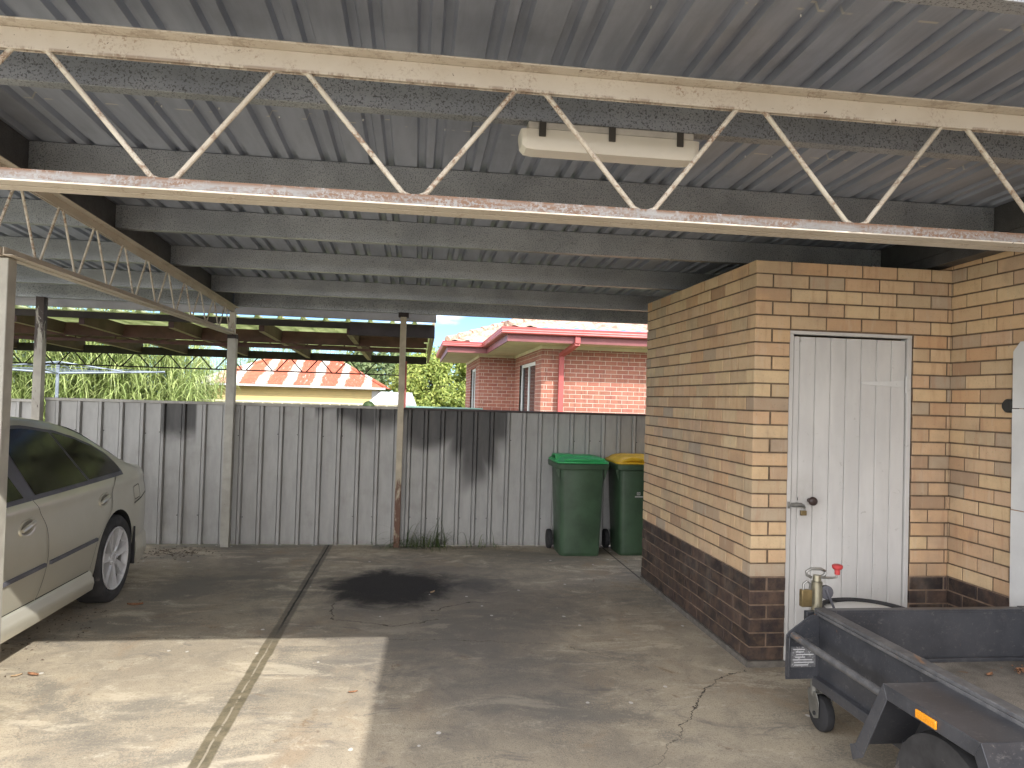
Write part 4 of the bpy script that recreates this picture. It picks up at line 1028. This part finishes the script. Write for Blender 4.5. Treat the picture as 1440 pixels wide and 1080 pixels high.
# ------------------------------------------------------------------ carport of the neighbour
nc = thing('neighbour_carport', (-2, 10, 0), 'maroon steel carport with mossy translucent sheets standing behind the fence', 'carport')
nz = lambda y: 2.425 - .02 * (y - 8.2)
NX0, NX1, NY0, NY1 = -8.5, .17, 8.22, 12.3
mb = MB(); prof = [(NX0, 0)]; x = NX0 + .12
while x + .04 < NX1:
    prof += [(x - .03, 0), (x - .018, .03), (x + .018, .03), (x + .03, 0)]; x += .245
prof.append((NX1, 0)); mb.grid([[(a, y, nz(y) + b) for a, b in prof] for y in (NY0, 9.5, 11, NY1)])
mb.build('roof_sheet', M['ncsheet'], nc, smooth=0, fixn=False, solid=.0015)
mb = MB(); mb.box((NX0, 8.10, 2.436), (NX1 + .02, 8.125, 2.545)); mb.build('flashing', M['flash'], nc, bevel=.003)
mb = MB(); mb.box((NX0, 8.30, 2.35), (NX1, 8.36, 2.4205)); mb.build('front_beam', M['mdark'], nc)
mb = MB(); mb.box((-.77, 8.262, 2.275), (NX1 + .005, 8.295, 2.422)); mb.build('front_board', M['mdark'], nc)
for x in (-8.0, -7.05, -6.1, -5.15, -4.3, -3.62, -2.70, -1.74, -.78):
    mb = MB(); ring = lambda y, h: [(x - .03, y, nz(y) - .006 - h), (x + .03, y, nz(y) - .006 - h), (x + .03, y, nz(y) - .006), (x - .03, y, nz(y) - .006)]
    mb.extr(ring(8.37, .13), ring(12.0, .17)); rf = mb.build('rafter', M['rafter'], nc, bevel=.004)
    mb = MB(); mb.box((x - .0302, 8.372, nz(8.4) - .16), (x + .028, 11.8, nz(11.8) - .18)); 
    ring2 = lambda y, h: [(x - .029, y, nz(y) - .008 - h), (x + .029, y, nz(y) - .008 - h), (x + .029, y, nz(y) - .0065 - h + .0), (x - .029, y, nz(y) - .0065 - h)]
    mb = MB(); mb.extr(ring2(8.39, .13), ring2(11.98, .17)); mb.build('pale_edge', M['timber'], rf)
for y, h, z in ((9.45, .075, None), (10.5, .06, None), (11.4, .06, None)):
    mb = MB(); mb.box((NX0, y, nz(y) - .008 - h), (NX1 - .05, y + .05, nz(y) - .008)); mb.build('purlin', M['maroon'], nc)
def lat(y, zt, zb, pitch, rt, matn, chord, ph, vert):
    o = bpy.data.objects.new('lattice_girder', None); COL.objects.link(o); o.parent = nc; ORG[o.name] = Vector((-2, y, zb)); o.location = ORG[o.name] - ORG[nc.name]
    mb = MB(); mb.box((NX0, y - chord / 2, zb - chord / 2), (NX1 - .4, y + chord / 2, zb + chord / 2)); mb.build('bottom_chord', M[matn], o)
    x = NX0 + ph
    mb = MB(); k = 0
    while x + pitch < NX1 - .25:
        if vert:
            pts = [(x, y, zt), (x, y, zb)] ; mb.tube(pts, rt, 6); mb.tube([(x, y, zb), (x + pitch, y, zt)] if k % 2 else [(x, y, zt), (x + pitch, y, zb)], rt, 6)
        else:
            mb.tube([(x - pitch * .43, y, zt), (x - pitch * .06, y, zb), (x + pitch * .06, y, zb), (x + pitch * .43, y, zt)], rt, 6)
        x += pitch; k += 1
    mb.build('web', M[matn], o)
lat(9.48, nz(9.5) - .08, 2.185, .46, .008, 'maroon', .035, .2, True)
mb = MB(); mb.box((NX0, 9.42, nz(9.45) - .165), (NX1 - .1, 9.50, nz(9.45) - .085)); mb.build('red_beam', M['maroon'], nc)
mb = MB(); mb.box((NX0, 11.95, 2.14), (NX1 - .03, 12.02, 2.26)); mb.build('far_fascia', M['mdark'], nc)
lat(11.9, 2.14, 1.945, .462, .0095, 'mdark', .02, .24, False)
mb = MB(); ring = lambda y, h: [(NX1 - .02, y, nz(y) - .02 - h), (NX1 + .012, y, nz(y) - .02 - h), (NX1 + .012, y, nz(y) + .03), (NX1 - .02, y, nz(y) + .03)]
mb.extr(ring(8.30, .12), ring(12.3, .15)); mb.build('barge_board', M['timber'], nc)
for x, y in ((-.21, 11.7), (-7.9, 8.6), (-7.9, 11.9)):
    mb = MB(); mb.box((x - .04, y - .04, 0), (x + .04, y + .04, nz(y) - .19)); mb.build('post', M['postred'], nc, bevel=.004)

# ------------------------------------------------------------------ red brick house behind the fence
HX1, HY1, HX2, HY2, HZ = 2.454, 14.3, 1.545, 18.3, 2.70
rh = thing('red_brick_house', (5, 18, 0), 'red brick house with red gutters and lichen covered tile roof', 'house')
mb = MB()
nco = 31; z0 = .03
w1 = (HY2 - 17.40, HY2 - 15.06, 1.0, 2.45)
bricks(mb, (HX1, HY1, 0), (1, 0, 0), (0, -1, 0), 6.5, z0, nco, 0, jit=.0008, depth=.06, start=lambda i: 0 if i % 2 == 0 else .07)
bricks(mb, (HX1, HY2, 0), (0, -1, 0), (-1, 0, 0), HY2 - HY1, z0, nco, 1, [w1], jit=.0008, depth=.06, end=lambda i: HY2 - HY1 - .07 if i % 2 == 0 else HY2 - HY1)
bricks(mb, (HX2, HY2, 0), (1, 0, 0), (0, -1, 0), HX1 - HX2, z0, nco, 0, jit=.0008, depth=.06, start=lambda i: 0 if i % 2 == 0 else .07)
w2 = (23.2 - 21.2, 23.2 - 19.4, 1.0, 2.45)
bricks(mb, (HX2, 23.2, 0), (0, -1, 0), (-1, 0, 0), 23.2 - HY2, z0, nco, 1, [w2], jit=.0008, depth=.06, end=lambda i: 23.2 - HY2 - .07 if i % 2 == 0 else 23.2 - HY2)
m = .005
mb.box((HX1 + m + .03, HY1 + m, 0), (8.95, HY1 + .15, HZ), 1)
def wallx(x, y0, y1, op):
    a, b = op; mb.box((x + m, y0, 0), (x + .2, a, HZ), 1); mb.box((x + m, b, 0), (x + .2, y1, HZ), 1); mb.box((x + m, a + .001, 0), (x + .2, b - .001, .96), 1); mb.box((x + m, a + .001, 2.46), (x + .2, b - .001, HZ), 1)
wallx(HX1, HY1 + m + .001, HY2 + .1, (15.06, 17.40)); wallx(HX2, HY2 + m + .001, 23.2, (19.4, 21.2))
mb.box((HX2 + m + .03, HY2 + m, 0), (HX1, HY2 + .15, HZ), 1)
mb.build('wall', [M['rbrick'], M['mortarl']], rh, smooth=0)
def window_x(x, y0, y1, z0, z1, split):
    fr = MB(); t = .055; xx = x + .05
    for a, b, c, d in ((y0, y0 + t, z0, z1), (y1 - t, y1, z0, z1), (y0 + t, y1 - t, z1 - .09, z1), (y0 + t, y1 - t, z0, z0 + t), (split - .03, split + .03, z0 + t, z1 - .09)): fr.box((xx, a, c), (xx + .06, b, d))
    w = fr.build('window', M['wframe'], rh, bevel=.004)
    g = MB(); g.box((xx + .02, y0 + t, z0 + t), (xx + .026, y1 - t, z1 - .09)); g.build('pane', M['glass'], w)
    g = MB()
    for k in range(26): g.box((xx + .05, y0 + t, z0 + .07 + k * .05), (xx + .056, split - .035, z0 + .112 + k * .05))
    g.build('blind', M['blind'], w)
    g = MB(); g.box((x + .061, y0 + .002, z1 - .002), (x + .2, y1 - .002, z1 + .004)); g.build('lintel', M['rbrick'], w)
    g = MB(); g.box((x + .045, y0 + .002, z0 - .05), (x + .2, y1 - .002, z0 - .002)); g.build('sill', M['rbrick'], w)
window_x(HX1, 15.06, 17.40, 1.0, 2.45, 16.3); window_x(HX2, 19.4, 21.2, 1.0, 2.45, 20.3)
# soffits with board grooves, frieze, fascia, gutter
OV = .85; ez = 2.80
ex1, ey1, ex2, ey2 = HX1 - .83, HY1 - OV, HX2 - .88, HY2 - OV
mb = MB()
def boards_x(x0, x1, y0, y1, z, n_, alongx):      # thin soffit boards
    for i in range(n_):
        if alongx:
            a, b = y0 + (y1 - y0) * i / n_, y0 + (y1 - y0) * (i + 1) / n_; mb.box((x0, a + .017, z), (x1, b - .017, z + .02))
        else:
            a, b = x0 + (x1 - x0) * i / n_, x0 + (x1 - x0) * (i + 1) / n_; mb.box((a + .017, y0, z), (b - .017, y1, z + .02))
boards_x(ex1 + .06, 8.9, ey1 + .06, HY1 - .001, 2.705, 7, True)
boards_x(ex1 + .06, HX1 - .001, HY1, HY2 - .3, 2.7055, 24, True)
boards_x(ex2 + .06, HX1 - .002, ey2 + .06, HY2 - .001, 2.7048, 7, True)
boards_x(ex2 + .06, HX2 - .001, HY2, 23, 2.7052, 38, True)
mb.build('soffit', M['soffit'], rh)
mb = MB(); mb.box((ex1 + .07, ey1 + .07, 2.728), (8.9, 23, 2.74)); mb.box((ex2 + .07, ey2 + .07, 2.7282), (ex1 + .06, 23, 2.7402)); mb.build('soffit_backing', M['seam'], rh)
mb = MB(); mb.box((HX1 - .022, HY1 - .022, 2.64), (8.9, HY1 - .001, 2.7035)); mb.box((HX1 - .022, HY1, 2.64), (HX1 - .001, HY2 - .001, 2.704)); mb.box((HX2 - .022, HY2 - .022, 2.65), (HX1 - .023, HY2 - .001, 2.7035)); mb.box((HX2 - .022, HY2, 2.64), (HX2 - .001, 23, 2.704)); mb.build('frieze', M['soffit'], rh)
mb = MB()
mb.box((ex1 + .03, ey1 + .03, 2.70), (8.9, ey1 + .055, 2.86)); mb.box((ex1 + .03, ey1 + .0551, 2.70), (ex1 + .055, ey2 + .03, 2.86)); mb.box((ex2 + .03, ey2 + .03, 2.70), (ex1 + .0301, ey2 + .055, 2.86)); mb.box((ex2 + .03, ey2 + .0551, 2.70), (ex2 + .055, 23, 2.86))
mb.build('fascia', M['fascia'], rh)
gp = [(.028, 0), (-.075, 0), (-.095, .02), (-.085, .045), (-.095, .06), (-.088, .085), (-.095, .10), (-.095, .125), (-.08, .125), (-.08, .02), (.028, .012)]
mb = MB(); G = 2.835
mb.extr([(ex1 + a, ey1 + a, G + b) for a, b in gp], [(8.9, ey1 + a, G + b) for a, b in gp]); mb.extr([(ex1 + a, ey1 + a + .0005, G + b) for a, b in gp], [(ex1 + a, ey2 + .02, G + b) for a, b in gp])
mb.extr([(ex2 + a, ey2 + a, G + b) for a, b in gp], [(ex1 - .08, ey2 + a, G + b) for a, b in gp]); mb.extr([(ex2 + a, ey2 + a + .0005, G + b) for a, b in gp], [(ex2 + a, 23, G + b) for a, b in gp])
mb.build('gutter', M['gutter'], rh)
mb = MB(); px = 2.84
mb.bar((px + .15, ey1 + .0, 2.835), (px + .15, ey1 + .0, 2.70), .10, .08, up=(0, 1, 0)); mb.bar((px + .15, ey1 + .0, 2.70), (px, HY1 - .09, 2.52), .10, .08); mb.bar((px, HY1 - .09, 2.54), (px, HY1 - .09, .1), .10, .08, up=(0, 1, 0))
mb.build('downpipe', M['gutter'], rh, bevel=.005)
# tiled roof as a relief of the real hips
def roofz(x, y):
    d1 = min(x - ex1, y - ey1); d2 = min(x - ex2, y - ey2)
    if d1 >= d2: d, fx = d1, (x - ex1) < (y - ey1)
    else: d, fx = d2, (x - ex2) < (y - ey2)
    if d < -.001: return None
    c = y if fx else x; dd = d + .04
    row = math.floor(dd / .31); fr = dd / .31 - row
    roll = (.5 + .5 * math.cos((c + (row % 2) * .0) * 2 * math.pi / .3)) ** 2
    return 2.945 + .38 * d + .030 * (1 - fr) + .028 * roll + .006 * math.sin(row * 7.3 + math.floor(c / .3) * 3.1)
mb = MB(); nx, ny = int((7.2 - ex2) / .05), int((22 - ey1) / .05); idx = {}
for j in range(ny + 1):
    for i in range(nx + 1):
        x, y = ex2 - .03 + i * .05, ey1 - .03 + j * .05; z = roofz(x + .03, y + .03)
        if z is not None: idx[i, j] = len(mb.v); mb.v.append((x, y, z))
for (i, j), a in idx.items():
    if (i + 1, j) in idx and (i, j + 1) in idx and (i + 1, j + 1) in idx: mb.f.append((a, idx[i + 1, j], idx[i + 1, j + 1], idx[i, j + 1])); mb.mi.append(0); mb.r.append(.5)
mb.build('roof', M['tile'], rh, smooth=40, fixn=False)
for (x0, y0, n_) in ((ex1, ey1, 14), (ex2, ey2, 16)):
    mb = MB()
    for k in range(n_):
        t0, t1 = .02 + k * .30, .02 + k * .30 + .34
        p = lambda t_, l: (x0 + t_, y0 + t_, 2.985 + .38 * t_ + l)
        mb.tube([p(t0, .012), p(t1, -.012)], [.085, .068], 10)
    mb.build('hip_capping', M['tile'], rh, smooth=40)

# ------------------------------------------------------------------ yellow cottage with rusty roof, sheds and fences further back
yh = thing('yellow_cottage', (-4.2, 26.5, 0), 'low yellow weatherboard building with rust striped corrugated hip roof', 'house')
mb = MB(); mb.box((-6.95, 25, 0), (-1.52, 30, 1.86)); mb.build('wall', M['yellow'], yh)
mb = MB(); mb.box((-1.518, 25.05, 0), (-1.20, 29, 1.75)); mb.build('lean_to', M['zincroof'], yh)
def corr(P00, P10, P01, P11, n_, rows_, amp):
    P00, P10, P01, P11 = map(Vector, (P00, P10, P01, P11)); rws = []
    for j in range(rows_ + 1):
        v_ = j / rows_; a = P00.lerp(P01, v_); b = P10.lerp(P11, v_); rws.append([a.lerp(b, i / n_) + Vector((0, 0, amp * math.sin(i * math.pi / 2))) for i in range(n_ + 1)])
    mb.grid(rws)
mb = MB(); E0, E1, B0, B1 = (-7.25, 24.7, 1.86), (-1.05, 24.7, 1.86), (-7.25, 30.3, 1.86), (-1.05, 30.3, 1.86); r0, r1 = (-5.25, 27.5, 2.86), (-2.95, 27.5, 2.86)
corr(E0, E1, r0, r1, 200, 4, .012); corr(B0, E0, r0, r0, 80, 3, .012); corr(E1, B1, r1, r1, 80, 3, .012); corr(B1, B0, r1, r0, 80, 3, .012)
mb.build('roof', M['rustroof'], yh, smooth=0, fixn=False)
mb = MB(); mb.box((-7.25, 24.62, 1.80), (-1.05, 24.70, 1.865)); mb.build('gutter', M['zincroof'], yh)
mb = MB(); mb.tube([Vector(r0) + Vector((0, 0, .02)), Vector(r1) + Vector((0, 0, .02))], .05, 8); mb.tube([Vector(r1) + Vector((0, 0, .02)), Vector(E1) + Vector((0, 0, .03))], .05, 8); mb.tube([Vector(r0) + Vector((0, 0, .02)), Vector(E0) + Vector((0, 0, .03))], .05, 8); mb.build('ridge_capping', M['rustroof'], yh)
def ribfence(name, x0, x1, y, z, mat, label, step=.2):
    fnx = thing(name, ((x0 + x1) / 2, y, 0), label, 'fence'); mb = MB(); prof = [(x0, 0)]; x = x0 + .1
    while x + .04 < x1: prof += [(x - .03, 0), (x - .02, -.03), (x + .02, -.03), (x + .03, 0)]; x += step
    prof.append((x1, 0)); mb.grid([[(a, y + b, zz) for a, b in prof] for zz in (.02, z)]); mb.build('fence_panel', M[mat], fnx, smooth=0, fixn=False, solid=.002)
    mb = MB(); mb.box((x0, y - .05, z - .0), (x1, y + .05, z + .03)); mb.build('top_rail', M[mat], fnx)
ribfence('metal_fence', -5.9, -.5, 20, 1.345, 'creamfence', 'pale cream sheet fence below the yellow cottage', .25)
ribfence('metal_fence', -.3, 1.50, 16.5, 1.36, 'teal', 'teal sheet fence in front of the round green tree', .2)
ws = thing('garden_shed', (-.7, 21.5, 0), 'low white roofed shed beside the yellow cottage', 'shed')
mb = MB(); mb.box((-1.25, 21.2, 0), (-.12, 22.6, 1.40)); mb.build('wall', M['zincroof'], ws)
mb = MB(); mb.add([(-1.38, 21.05, 1.40), (.0, 21.05, 1.36), (-.15, 22.8, 1.72), (-1.1, 22.8, 1.72), (-1.38, 21.05, 1.37), (.0, 21.05, 1.33), (-.15, 22.8, 1.69), (-1.1, 22.8, 1.69)], [(0, 1, 2, 3), (7, 6, 5, 4), (0, 4, 5, 1), (1, 5, 6, 2), (2, 6, 7, 3), (3, 7, 4, 0)]); mb.build('roof', M['whiteroof'], ws, smooth=0)
# rotary clothes line
cl = thing('clothes_line', (-6.42, 14, 0), 'galvanised rotary clothes line standing behind the fence on the left', 'clothes line')
mb = MB(); mb.tube([(-6.42, 14, 0), (-6.42, 14, 2.06)], .028, 12); mb.build('pole', M['galv'], cl)
tips = []
for k in range(4):
    a = R(12 + 90 * k); tip = Vector((-6.42 + 1.75 * math.cos(a), 14 + 1.75 * math.sin(a), 1.93)); tips.append(tip)
    mb = MB(); mb.tube([(-6.42, 14, 1.84), tip], .018, 8); mb.tube([(-6.42, 14, 2.05), Vector((-6.42, 14, 2.0)).lerp(tip, .62) + Vector((0, 0, -.05))], .012, 8); mb.build('arm', M['galv'], cl)
mb = MB()
for q in (1, .68):
    for k in range(4): mb.tube([Vector((-6.42, 14, 1.84)).lerp(tips[k], q), Vector((-6.42, 14, 1.84)).lerp(tips[(k + 1) % 4], q)], .005, 4)
mb.build('line_wire', M['galv'], cl)

# ------------------------------------------------------------------ plants
def rnd_dir(rg):
    while True:
        v = Vector((rg.uniform(-1, 1), rg.uniform(-1, 1), rg.uniform(-1, 1)))
        if .05 < v.length < 1: return v.normalized()
def tree(name, x, y, h, cz, rx, rz, n_, size, mat, label, group, seed, ncl=40):
    rg = random.Random(seed); t = thing(name, (x, y, 0), label, 'tree', group)
    mb = MB(); mb.tube([(x, y, 0), (x + .05, y, h * .25), (x - .04, y + .03, h * .5), (x, y, h * .8)], [.16, .13, .09, .03], 10)
    cls = []
    for k in range(ncl):
        d = rnd_dir(rg); rad = rg.uniform(.45, 1) ** .6
        c = Vector((x + d.x * rx * rad, y + d.y * rx * rad, cz + d.z * rz * rad)); cls.append((c, rg.uniform(.28, .5) * rx * .62))
        if k % 3 == 0: b = Vector((x, y, max(.3, min(h * .7, c.z - .5)))); mb.tube([b, b.lerp(c, .5) + Vector((0, 0, .1)), c], [.05, .03, .012], 6)
    mb.build('trunk', M['bark'], t)
    cr = MB()
    for i in range(n_):
        c, rad = rg.choice(cls); d = rnd_dir(rg); p = c + d * rad * rg.uniform(.35, 1.0) ** .5
        if p.z < .1: continue
        nrm = (d + rnd_dir(rg) * .8 + Vector((0, -.2, .3))).normalized(); a = nrm.orthogonal().normalized(); b = nrm.cross(a); an = rg.uniform(0, 6.28)
        a, b = a * math.cos(an) + b * math.sin(an), b * math.cos(an) - a * math.sin(an); s_ = size * rg.uniform(.6, 1.25)
        cr.add([p - a * s_, p - b * s_ * .42 + nrm * s_ * .08, p + a * s_, p + b * s_ * .42 + nrm * s_ * .08], [(0, 1, 2, 3)], 0, rg.random())
    cr.build('crown', M[mat], t, smooth=0, fixn=False); return t
G_ = 'trees behind the back yards'
tree('round_tree', .95, 30, 3.5, 1.9, 2.0, 1.75, 36000, .075, 'leafy', 'bright green round tree beside the red brick house', G_, 3, 95)
tree('tall_tree', -2.4, 42, 5, 2.6, 2.6, 1.9, 7000, .16, 'leafd', 'duller green tree rising behind the rusty cottage roof', G_, 5, 45)
tree('far_tree', .6, 52, 5, 2.6, 2.2, 2.1, 5000, .2, 'leafd', 'hazy distant tree seen above the bright round tree', G_, 8, 30)
# clipped ball bush
tp = thing('ball_bush', (-.90, 14, 0), 'small dark green clipped ball bush peeping over the fence', 'bush'); rg = random.Random(4)
mb = MB(); mb.tube([(-.90, 14, 0), (-.90, 14, 1.35)], .015, 6); mb.build('stem', M['bark'], tp)
mb = MB()
for i in range(1500):
    d = rnd_dir(rg); p = Vector((-.90, 14, 1.385)) + d * .115 * rg.uniform(.85, 1); a = d.orthogonal().normalized() * .016; b = d.cross(a)
    mb.add([p - a, p - b, p + a, p + b], [(0, 1, 2, 3)], 0, rg.random())
mb.build('crown', M['topi'], tp, smooth=0, fixn=False)
# cane thicket: arching strap leaves, one uncountable mass
rg = random.Random(11); mb = MB()
def blade(mb, p, d, L, w, droop, r_, seg=4):
    d = Vector(d).normalized(); side = d.cross(Vector((0, 0, 1)))
    side = side.normalized() if side.length > .05 else Vector((1, 0, 0)); pts = []; q = Vector(p); v = d.copy()
    for i in range(seg + 1):
        ww = w * (1 - (i / seg) ** 1.6) * .5 + .0008; pts += [q - side * ww, q + side * ww]; v = (v + Vector((0, 0, -droop / seg))).normalized(); q = q + v * L / seg
    mb.add(pts, [(2 * i, 2 * i + 1, 2 * i + 3, 2 * i + 2) for i in range(seg)], 0, r_)
for i in range(1150):
    bx, by = rg.uniform(-13.5, -5.35), rg.uniform(18.2, 21.5)
    if i % 3 == 0: bx, by = rg.uniform(-15, -3.6), rg.uniform(31.5, 33.5)
    top = rg.uniform(2.4, 4.4) * (1 if bx < -6.4 or by > 30 else max(.5, 1 - (bx + 6.4) * .45)); lean = Vector((rg.uniform(-.2, .2), rg.uniform(-.28, .1), 1)).normalized()
    mb.tube([(bx, by, 0), Vector((bx, by, 0)) + lean * top], [.014, .006], 4, 0, rg.uniform(.2, .6), cap=False)
    for k in range(int(top * 11)):
        z = rg.uniform(.1, 1) * top; p = Vector((bx, by, 0)) + lean * z; a = rg.uniform(0, 6.28)
        blade(mb, p, (math.cos(a) * .8, math.sin(a) * .8 - .25, .75), rg.uniform(.45, .95), rg.uniform(.018, .036), rg.uniform(1.1, 2.6), min(1, max(0, rg.gauss(.55, .25))))
ob = mb.build('cane_thicket', M['cane'], smooth=0, fixn=False); tag(ob, 'tall pale green cane thicket behind the neighbour carport', 'cane', kind='stuff')
# weeds along the fence base
def weeds(x0, x1, n_, hmax, label, seed):
    rg = random.Random(seed); t = thing('weed_clump', ((x0 + x1) / 2, 7.85, 0), label, 'weeds', 'weeds at the foot of the fence'); mb = MB()
    for i in range(n_):
        x = rg.uniform(x0, x1); a = rg.uniform(-1, 1); h = hmax * rg.uniform(.25, 1) * (1 - .5 * abs((x - x0) / (x1 - x0) - .35))
        blade(mb, (x, 7.855 + rg.uniform(-.03, .02), 0), (a * .8, rg.uniform(-.5, .1), 1.1), h * 1.5, rg.uniform(.004, .008), rg.uniform(1.2, 4.2), rg.random(), 9)
    mb.build('blades', M['weed'], t, smooth=0, fixn=False)
weeds(-.12, .36, 150, .42, 'tangled grass clump beside the rusty foot of the thin post', 1)
weeds(.55, .92, 24, .30, 'sparse wispy weeds at the fence foot between post and bins', 2)
weeds(-.42, -.2, 12, .16, 'few short blades left of the thin post', 6)
# fallen leaves
def leaf_(x, y, s_, mat, rot, label):
    mb = MB(); P = []
    c_, s2 = math.cos(rot), math.sin(rot); rows = []
    for i, (l, w) in enumerate(((-1, .05), (-.6, .32), (-.1, .42), (.45, .3), (1, .04))):
        rows.append([(x + s_ * (l * c_ - k * w * s2), y + s_ * (l * s2 + k * w * c_), .004 + s_ * (.28 * abs(k) * .7 + .12 * l * l)) for k in (-1, -.5, 0, .5, 1)])
    mb.grid(rows); o = mb.build('fallen_leaf', mat, smooth=60, solid=.0008, fixn=False); tag(o, label, 'leaf', 'dry leaves lying on the concrete')
leaf_(-2.02, 5.72, .055, M['dry'], .1, 'long orange dry leaf beside the rear car tyre')
leaf_(-2.06, 4.36, .038, M['dry'], -.4, 'curled orange leaf in the sunlit patch nearest the car')
leaf_(-2.14, 4.35, .028, M['hay'], .7, 'tiny pale leaf scrap beside the curled orange leaf')
leaf_(.18, 6.02, .035, M['hay'], 1.0, 'pale dry leaf on the black oil stain')
leaf_(-.29, 4.02, .025, M['dry'], .3, 'small brown leaf near the right edge of the sunlit patch')
leaf_(2.72, 3.12, .03, M['dry'], .5, 'small reddish leaf on the trailer deck')
for o in [o for o in COL.objects if o.name.startswith('fallen_leaf')][-1:]:
    o.location.z = zf
rg = random.Random(21)
lb = MB()
for i in range(70):
    x, y = rg.gauss(2.98, .06), rg.gauss(3.16, .03); x = min(3.08, max(2.6, x)); y = min(3.28, y)
    a = rg.uniform(0, 6.28); q = .012 * rg.uniform(.5, 1.5); lb.add([(x - q * math.cos(a), y - q * math.sin(a), zf + .002), (x + q * .4 * math.sin(a), y - q * .4 * math.cos(a), zf + .006 + rg.random() * .01), (x + q * math.cos(a), y + q * math.sin(a), zf + .003), (x - q * .4 * math.sin(a), y + q * .4 * math.cos(a), zf + .008)], [(0, 1, 2, 3)])
ob = lb.build('leaf_litter', M['dry'], smooth=0, fixn=False); tag(ob, 'small drift of brown leaf litter on the trailer deck', 'leaf litter', kind='stuff')
lb = MB()
for i in range(260):
    x, y = rg.gauss(-2.35, .22), rg.gauss(7.55, .14)
    if y > 7.85: continue
    a = rg.uniform(0, 6.28); q = .012 * rg.uniform(.4, 1.6); lb.add([(x - q * math.cos(a), y - q * math.sin(a), .001), (x + q * .4 * math.sin(a), y - q * .4 * math.cos(a), .003 + rg.random() * .008), (x + q * math.cos(a), y + q * math.sin(a), .002), (x - q * .4 * math.sin(a), y + q * .4 * math.cos(a), .005)], [(0, 1, 2, 3)])
for i in range(110):
    x, y = rg.gauss(-2.3, .12), rg.gauss(5.0, .45)
    a = rg.uniform(0, 6.28); q = .010 * rg.uniform(.4, 1.6); lb.add([(x - q * math.cos(a), y - q * math.sin(a), .001), (x + q * .4 * math.sin(a), y - q * .4 * math.cos(a), .003 + rg.random() * .008), (x + q * math.cos(a), y + q * math.sin(a), .002), (x - q * .4 * math.sin(a), y + q * .4 * math.cos(a), .005)], [(0, 1, 2, 3)])
ob = lb.build('leaf_litter', M['bark'], smooth=0, fixn=False); tag(ob, 'dark crumbs of leaf litter on the concrete behind and below the car', 'leaf litter', kind='stuff')

# ------------------------------------------------------------------ sky, sun, camera
def world():
    w = bpy.data.worlds.new('World'); scene.world = w; w.use_nodes = True
    t = w.node_tree; n = t.nodes; l = t.links; bg = n['Background']
    sky = n.new('ShaderNodeTexSky'); sky.sky_type = 'NISHITA'; sky.sun_disc = False
    sky.sun_elevation = EL; sky.sun_rotation = AZROT; sky.altitude = 100; sky.air_density = .85; sky.dust_density = .15; sky.ozone_density = 1.6
    tc = n.new('ShaderNodeTexCoord'); mp = n.new('ShaderNodeMapping'); mp.inputs['Scale'].default_value = (1.0, 1.0, 3.2)
    l.new(tc.outputs['Generated'], mp.inputs[0])
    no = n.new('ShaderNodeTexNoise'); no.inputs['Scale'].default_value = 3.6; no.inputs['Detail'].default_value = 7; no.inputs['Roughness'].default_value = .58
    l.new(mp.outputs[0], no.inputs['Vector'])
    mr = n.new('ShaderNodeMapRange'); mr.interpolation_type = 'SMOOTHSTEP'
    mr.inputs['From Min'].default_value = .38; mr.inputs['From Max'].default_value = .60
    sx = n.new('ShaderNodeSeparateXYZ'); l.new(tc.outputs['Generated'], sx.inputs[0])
    ma = n.new('ShaderNodeMath'); ma.operation = 'MULTIPLY_ADD'; ma.inputs[1].default_value = -.19; l.new(sx.outputs[1], ma.inputs[0]); l.new(no.outputs[0], ma.inputs[2])  # extra cloud added behind the camera to brighten the shade under the roof
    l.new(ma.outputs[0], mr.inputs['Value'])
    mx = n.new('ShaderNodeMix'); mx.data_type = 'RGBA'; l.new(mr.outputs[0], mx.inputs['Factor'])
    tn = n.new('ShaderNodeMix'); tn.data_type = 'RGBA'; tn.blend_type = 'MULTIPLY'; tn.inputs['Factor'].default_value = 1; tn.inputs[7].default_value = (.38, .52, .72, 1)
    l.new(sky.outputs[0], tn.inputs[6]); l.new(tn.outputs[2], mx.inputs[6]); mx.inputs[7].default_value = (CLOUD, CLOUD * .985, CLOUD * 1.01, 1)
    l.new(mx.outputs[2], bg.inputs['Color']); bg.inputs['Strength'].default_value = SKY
AZ = R(32); EL = math.atan(.858 * math.cos(AZ))
sd = Vector((math.sin(AZ) * math.cos(EL), -math.cos(AZ) * math.cos(EL), math.sin(EL)))
AZROT = math.atan2(sd.x, sd.y)
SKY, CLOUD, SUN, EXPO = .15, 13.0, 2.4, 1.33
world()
sun = bpy.data.lights.new('sun', 'SUN'); sun.energy = SUN; sun.angle = R(.5); sun.color = (1, .95, .88)
so = bpy.data.objects.new('sun', sun); COL.objects.link(so); so.rotation_euler = (-sd).to_track_quat('-Z', 'Y').to_euler()
yaw, pitch, roll, FL = 0.130082574, 0.020968182, 0.029143771, 1019.4786
f = Vector((math.sin(yaw) * math.cos(pitch), math.cos(yaw) * math.cos(pitch), math.sin(pitch)))
r = Vector((math.cos(yaw), -math.sin(yaw), 0)); u = r.cross(f); c, s = math.cos(roll), math.sin(roll)
rr, uu = c * r + s * u, -s * r + c * u
cam = bpy.data.cameras.new('camera'); co = bpy.data.objects.new('camera', cam); COL.objects.link(co)
mw = Matrix((( rr.x, uu.x, -f.x, 0), (rr.y, uu.y, -f.y, 0), (rr.z, uu.z, -f.z, 1.61), (0, 0, 0, 1)))
co.matrix_world = mw
cam.sensor_width = 36; cam.lens = FL / 1440 * 36; cam.clip_start = .05; cam.clip_end = 1000
scene.camera = co
scene.view_settings.view_transform = 'Standard'; scene.view_settings.look = 'None'
scene.view_settings.exposure = EXPO; scene.view_settings.gamma = 1
try:
    scene.cycles.max_bounces = 10; scene.cycles.diffuse_bounces = 6; scene.cycles.use_denoising = True
except Exception: pass
